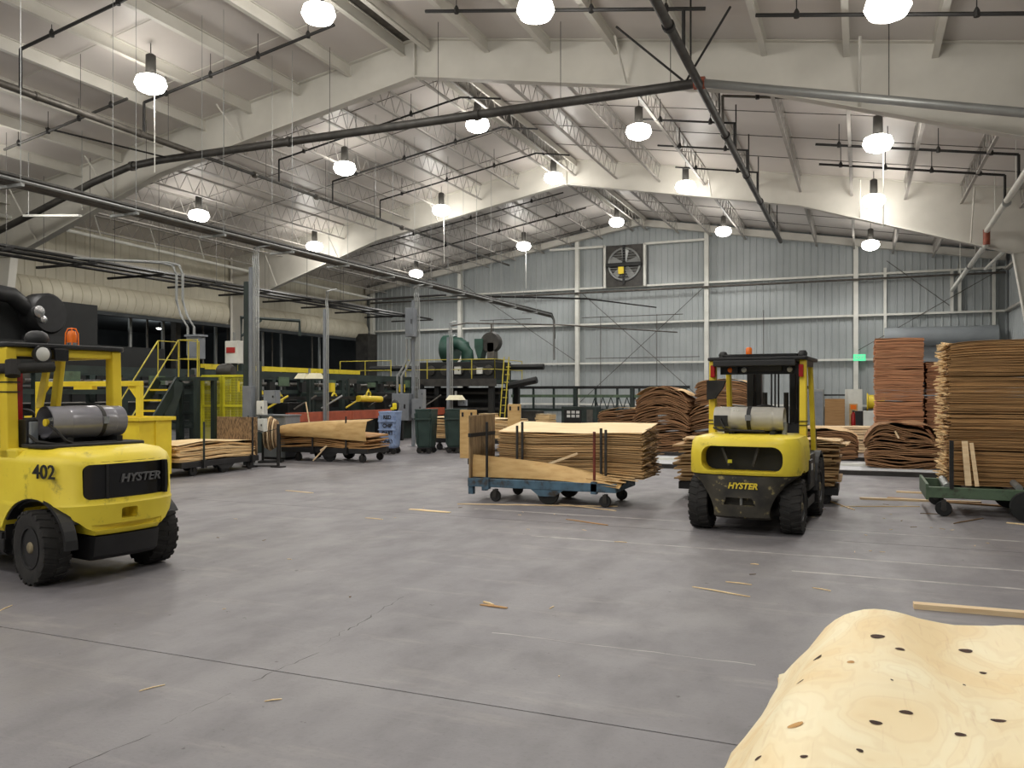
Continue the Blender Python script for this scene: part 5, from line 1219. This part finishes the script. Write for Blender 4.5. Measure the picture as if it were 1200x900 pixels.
t = thing('control_cabinet', 'grey cabinet left of the green one under the truss bridge', 'cabinet', (-12.6, 32.2, 0)); MB().box(-.4, .4, -.3, .3, 0, .95).build('cabinet_body', 'pipe_dark', t, bevel=.02); MB().box(-.3, .3, -.32, -.3, .1, .85).build('cabinet_door', 'pipe_dark', t)
bundle('small pale veneer pile between the cabinets at the back', (-11.75, 31.5, .02), .6, .8, .8, 8, 'veneer_pale', 'veneer_top', 140, wave=.004, nx=4)
bundle('small pale veneer pile left of the grey cabinet at the back', (-13.3, 30.9-1.6, .02), .6, .6, .86, 8, 'veneer_pale', 'veneer_top', 141, wave=.004, nx=4)

# things along the back wall right of the forklift
t = thing('wall_cabinet', 'grey steel cabinet at the back wall right of the forklift', 'cabinet', (-2.0, 39.9, 0)); MB().box(-.55, .5, -.3, .3, 0, 1.85).build('cabinet_body', 'galv', t, bevel=.02); MB().box(-.5, .45, -.32, -.3, .1, 1.75).build('cabinet_door', 'grey_box', t)
MB().box(-.7, -.1, -.2, .2, 1.86, 2.0).build('fan_unit', 'mach_dark', t)
tag(MB().box(-1.45, -.62, 39.55, 39.6, .02, 1.42).build('wood_board', 'veneer_tan', bevel=.01), 'brown plywood board upright at the back wall right of the forklift', 'board')
t = thing('partition', 'white partition panel around the extinguisher at the back wall', 'panel'); MB().box(-.6, .1, 40.0, 40.06, 0, 1.85).build('panel', 'white_board', t); MB().box(-.62, -.56, 39.95, 40.0, 0, 1.85).build('edge_trim', 'white_board', t); MB().box(-1.5, -.6, 40.1, 40.2, 1.55, 1.62).build('top_bar', 'black', t)
t = thing('fire_extinguisher', 'red extinguisher on an orange backboard at the back wall', 'extinguisher', (-.27, 39.965, 0))
MB().box(-.17, .17, -.02, .03, .15, 1.2).build('backboard', 'ply_new', t); MB().lathe([(.01, .2), (.1, .22), (.1, .7), (.05, .8), (.02, .86)], 12, 'z', (0, -.13, 0)).build('cylinder', 'red_lens', t, smooth=40); MB().box(-.05, .06, -.18, -.06, .84, .9).build('handle', 'black', t); MB().box(-.12, .12, -.03, -.02, .95, 1.15).build('sign', 'amber', t)
t = thing('hose_reel', 'yellow hose reel on a stand by the back wall', 'reel', (.62, 38.9, 1.3)); MB().lathe([(.1, -.35), (.38, -.35), (.38, -.3), (.3, -.28), (.3, .28), (.38, .3), (.38, .35), (.1, .35)], 20, 'x').build('reel', 'yellow_clean', t, smooth=40); MB().box(-.5, .5, -.3, .3, -.75, -.42).build('stand', 'ply_old', t)
for x in (-.4, .4): MB().box(x-.05, x+.05, -.2, .2, -1.3, -.75).build('stand_leg', 'mach_dark', t)
t = thing('white_bin', 'white panel box below the yellow hose reel', 'box', (.68, 38.0, 0)); MB().box(-.55, .5, -.3, .3, .05, .92).build('box_body', 'white_board', t, bevel=.02); MB().box(-.5, .45, -.25, .25, 0, .05).build('plinth', 'mach_dark', t)
t = thing('trash_bin', 'black slim bin left of the white panel box', 'bin', (-.0, 38.9, 0)); MB().loft([[(-.15, -.2, 0), (.15, -.2, 0), (.15, .2, 0), (-.15, .2, 0)], [(-.2, -.24, .85), (.2, -.24, .85), (.2, .24, .85), (-.2, .24, .85)]]).build('bin_body', 'black', t); MB().box(-.21, .21, -.25, .25, .85, .9).build('lid', 'black', t)

# ---------------------------------------------------------------- near veneer pile at the bottom right corner
PX = [(-.30, .55), (-.255, .61), (-.20, .672), (-.145, .757), (-.085, .812), (-.02, .842), (.05, .857), (.12, .858), (.2, .848), (.3, .838), (.42, .84), (.55, .852), (.68, .855), (.85, .85), (1.0, .83)]
def near_z(x):
    if x <= PX[0][0]: return PX[0][1]
    for (a, za), (b, zb) in zip(PX, PX[1:]):
        if x <= b:
            u = (x-a)/(b-a); return za+(zb-za)*u
    return PX[-1][1]
def near_surf(x, y, q=1.):
    xs_ = x + .10*(3.4-y)                    # the sheet is turned a little clockwise to the hall
    z = near_z(xs_)
    return z + .006*math.sin(y*6+x*3) + .004*math.sin(x*14+y*2)
def near_sheet(q, ox, oy, jag, seed, th=.004, nx=34, ny=22, crown=1.):
    r = random.Random(seed); top = []; 
    jj = [r.uniform(-jag, jag) for _ in range(nx+ny+4)]
    vs = []; fs = []
    for j in range(ny+1):
        v = j/ny
        for i in range(nx+1):
            u = i/nx
            far = 3.50 + .03*math.sin(u*9+.5) + (jj[i] if j == ny else 0)
            y = .95 + (far-.95)*v + oy
            xl = -.29 + .018*math.sin(v*17) + .012*math.sin(v*41+1) + (jj[nx+j] if i == 0 else 0) - .10*(3.4-y)
            xr = 1.0 - .10*(3.4-y)
            x = xl + (xr-xl)*u**1.15 + ox
            vs.append((x, y, near_surf(x-ox, y)-(1-q) if q > .9 else .05+(near_z(x-ox+.10*(3.4-y))-.05)*q))
    nv = len(vs); vs += [(x, y, z-th) for x, y, z in vs]; w_ = nx+1
    for j in range(ny):
        for i in range(nx):
            a = j*w_+i; fs.append((a, a+1, a+1+w_, a+w_)); fs.append((nv+a, nv+a+w_, nv+a+1+w_, nv+a+1))
    for i in range(nx):
        fs.append((i, nv+i, nv+i+1, i+1)); a = ny*w_+i; fs.append((a, a+1, nv+a+1, nv+a))
    for j in range(ny):
        a = j*w_; fs.append((a, a+w_, nv+a+w_, nv+a)); a = j*w_+nx; fs.append((a, nv+a, nv+a+w_, a+w_))
    return MB().add(vs, fs)
t = thing('veneer_stack', 'pale curled pine veneer sheets piled in the near right corner', 'veneer stack')
top = near_sheet(1, 0, 0, .006, 3).build('top_sheet', 'near_sheet', t, smooth=60)
for k in range(3): near_sheet(1-.009*(k+1), (.004, .0, .006)[k], (-.01, -.02, -.005)[k], .01, 4+k).build('veneer_sheet', 'veneer_pale', t, smooth=60)
mbb = MB()
for k in range(25):
    m_ = near_sheet(.895-.034*k, rnd.uniform(.0, .014), rnd.uniform(-.03, -.0), .01, 20+k, .016, 12, 6); mbb.add(m_.v, m_.f)
mbb.build('veneer_layers', 'veneer', t, stuff=True, smooth=40)
for x in (-.1, .9):
    MB().box(x-.05, x+.05, 1.1, 3.3, 0, .05).build('bearer', 'lumber', t)
KN = [(0.055, 3.113, 0.0235, 0.026, 0.4, 1), (0.122, 3.008, 0.0155, 0.0142, 0.4, 1), (0.325, 3.125, 0.0213, 0.0238, 0.4, 1), (-0.134, 3.007, 0.0131, 0.0191, 0.4, 1), (-0.027, 2.841, 0.0108, 0.0175, 0.4, 0), (-0.173, 2.755, 0.0107, 0.0122, 0.4, 1), (0.35, 2.917, 0.0105, 0.0123, 0.4, 1), (0.285, 2.781, 0.0038, 0.0076, 0.4, 1), (0.113, 2.427, 0.0181, 0.0157, 0.4, 1), (0.037, 2.307, 0.0163, 0.0147, 0.4, 1), (0.23, 2.333, 0.0138, 0.0139, 0.4, 1), (0.335, 2.497, 0.0202, 0.0152, 0.4, 1), (-0.154, 2.259, 0.0199, 0.0207, 0.4, 0), (-0.233, 2.126, 0.0074, 0.0157, 0.4, 1), (-0.121, 2.048, 0.009, 0.0099, 0.4, 1), (0.0, 2.119, 0.0081, 0.0101, 0.4, 1), (0.087, 2.688, 0.0038, 0.0077, 0.4, 1)]
for x, y, a, b, rz, dk in KN:
    mb = MB(); n = 14; ring = []
    c, s = math.cos(rz), math.sin(rz)
    vs = [(x, y, near_surf(x, y)+.0012)]
    for k in range(n):
        ang = 2*PI*k/n; rr_ = 1+.08*math.sin(3*ang+x*40); px_, py_ = a*rr_*math.cos(ang), .85*b*rr_*math.sin(ang)
        X_, Y_ = x+px_*c-py_*s, y+px_*s+py_*c; vs.append((X_, Y_, near_surf(X_, Y_)+.0012))
    mb.add(vs, [(0, k+1, (k+1) % n+1) for k in range(n)]).build('knot', 'knot' if dk else 'knot_pale', top)

# ---------------------------------------------------------------- offcuts on the floor
def plank(label, p, q, wd, h, m='lumber', name='wood_offcut', z=0.):
    d = Vector((q[0]-p[0], q[1]-p[1], 0)); L = d.length; n = max(2, int(L/.15)); d.normalize(); r_ = Vector((-d.y, d.x, 0)); rings_ = []
    for k in range(n+1):
        c = Vector((p[0], p[1], 0)) + d*L*k/n; ww = wd*(1 if name == 'wood_board' else rnd.uniform(.6, 1)*(.5 if k in (0, n) else 1)); b = z + (0 if name == 'wood_board' else abs(math.sin(k*1.3))*.004)
        rings_.append([tuple(c-r_*ww/2+Vector((0, 0, b))), tuple(c+r_*ww/2+Vector((0, 0, b))), tuple(c+r_*ww/2+Vector((0, 0, b+h))), tuple(c-r_*ww/2+Vector((0, 0, b+h)))])
    return tag(MB().loft(rings_).build(name, m), label, 'board' if name == 'wood_board' else 'wood scrap')
for a in [('pale tapered veneer scrap lying left of the blue cart', (-6.04, 10.52), (-5.34, 10.44), 0.12, 0.008, 'veneer_top', 'wood_offcut'), ('long sliver on the floor between forklift and near pile', (-1.35, 7.28), (-0.84, 7.1), 0.02, 0.006, 'veneer_top', 'wood_offcut'), ('thinner sliver above the long one, below the forklift', (-1.11, 7.59), (-0.88, 7.55), 0.018, 0.006, 'veneer_top', 'wood_offcut'), ('short pale sliver right of the long sliver', (-0.38, 7.65), (-0.23, 7.58), 0.02, 0.006, 'veneer_top', 'wood_offcut'), ('dark and pale splinter on the floor right of the blue cart', (-3.62, 10.49), (-2.97, 10.22), 0.05, 0.008, 'veneer_tan', 'wood_offcut'), ('tan scrap of veneer alone on the middle floor', (-2.8, 6.01), (-2.56, 5.99), 0.06, 0.006, 'veneer_tan', 'wood_offcut'), ('tiny pale splinter touching the tan veneer scrap', (-2.81, 6.09), (-2.69, 6.02), 0.025, 0.012, 'veneer_top', 'wood_offcut'), ('pale sawn board lying behind the near veneer pile', (0.39, 7.26), (1.23, 7.29), 0.09, 0.04, 'lumber', 'wood_board'), ('thin white sliver on the near floor, left', (-3.78, 3.52), (-3.72, 3.65), 0.012, 0.004, 'veneer_top', 'wood_offcut'), ('thin white sliver on the near floor, right of the other near one', (-3.02, 3.67), (-2.95, 3.73), 0.014, 0.004, 'veneer_top', 'wood_offcut'), ('small white sliver at the left picture edge below the forklift', (-6.17, 4.39), (-6.23, 4.54), 0.012, 0.004, 'veneer_top', 'wood_offcut'), ('pale scrap between the left forklift and the carts', (-9.17, 11.7), (-8.51, 11.58), 0.05, 0.006, 'veneer_top', 'wood_offcut'), ('short pale scrap in the open floor left of the blue cart', (-6.18, 9.57), (-5.88, 9.53), 0.03, 0.006, 'veneer_top', 'wood_offcut'), ('pale batten lying along the near side of the blue cart', (-5.64, 11.28), (-3.32, 11.95), 0.05, 0.012, 'lumber', 'wood_offcut'), ('short batten under the right wheels of the blue cart', (-4.22, 11.88), (-3.22, 11.51), 0.04, 0.01, 'lumber', 'wood_offcut'), ('longest pale board on the floor left of the green cart', (0.0, 14.31), (1.71, 14.48), 0.08, 0.03, 'lumber', 'wood_board'), ('tan board just behind the longest one by the green cart', (0.57, 15.53), (1.71, 15.5), 0.08, 0.025, 'lumber', 'wood_board'), ('wood board partly under the green cart wheels', (0.41, 14.6), (1.99, 14.19), 0.1, 0.02, 'veneer_tan', 'wood_board'), ('bent pale strip before the floor boards, left of the green cart', (-0.27, 13.24), (0.82, 13.69), 0.03, 0.01, 'veneer_top', 'wood_offcut'), ('thin pale strip on the floor right of the forklift wheel', (-0.63, 14.28), (-0.07, 12.93), 0.03, 0.01, 'veneer_top', 'wood_offcut'), ('pale strip on the floor below the big spoked wheel', (1.76, 12.43), (2.04, 12.25), 0.06, 0.012, 'veneer_top', 'wood_offcut'), ('dark stick on the floor in front of the green cart', (1.12, 12.09), (1.53, 12.73), 0.02, 0.012, 'veneer_end', 'wood_offcut'), ('thin dark stick left of the small green cart wheel', (0.78, 12.92), (1.01, 12.93), 0.02, 0.01, 'veneer_end', 'wood_offcut'), ('pale sliver in front of the middle forklift left wheel', (-2.58, 9.14), (-2.43, 9.14), 0.02, 0.005, 'veneer_top', 'wood_offcut'), ('pale sliver close behind the middle forklift', (-1.0, 8.48), (-0.92, 8.47), 0.03, 0.005, 'veneer_top', 'wood_offcut')]: plank(*a)
r5 = random.Random(77)
for k in range(45):
    x, y = r5.choice([(r5.uniform(-6, 3), r5.uniform(9.5, 12.3)), (r5.uniform(-.6, 1.2), r5.uniform(11.2, 14.5)), (r5.uniform(-8, 1.5), r5.uniform(4.5, 11))])
    a = r5.uniform(0, PI); l = r5.uniform(.02, .09) if y > 6 else r5.uniform(.012, .03)
    ch = MB().beam((x, y, .004), (x+l*math.cos(a), y+l*math.sin(a), .004), r5.uniform(.004, .012), .004).build('wood_chip', 'lumber' if k % 3 else 'veneer_end')
    tag(ch, 'tiny wood chip lying loose on the concrete floor', 'wood chip', 'wood chips on the floor')
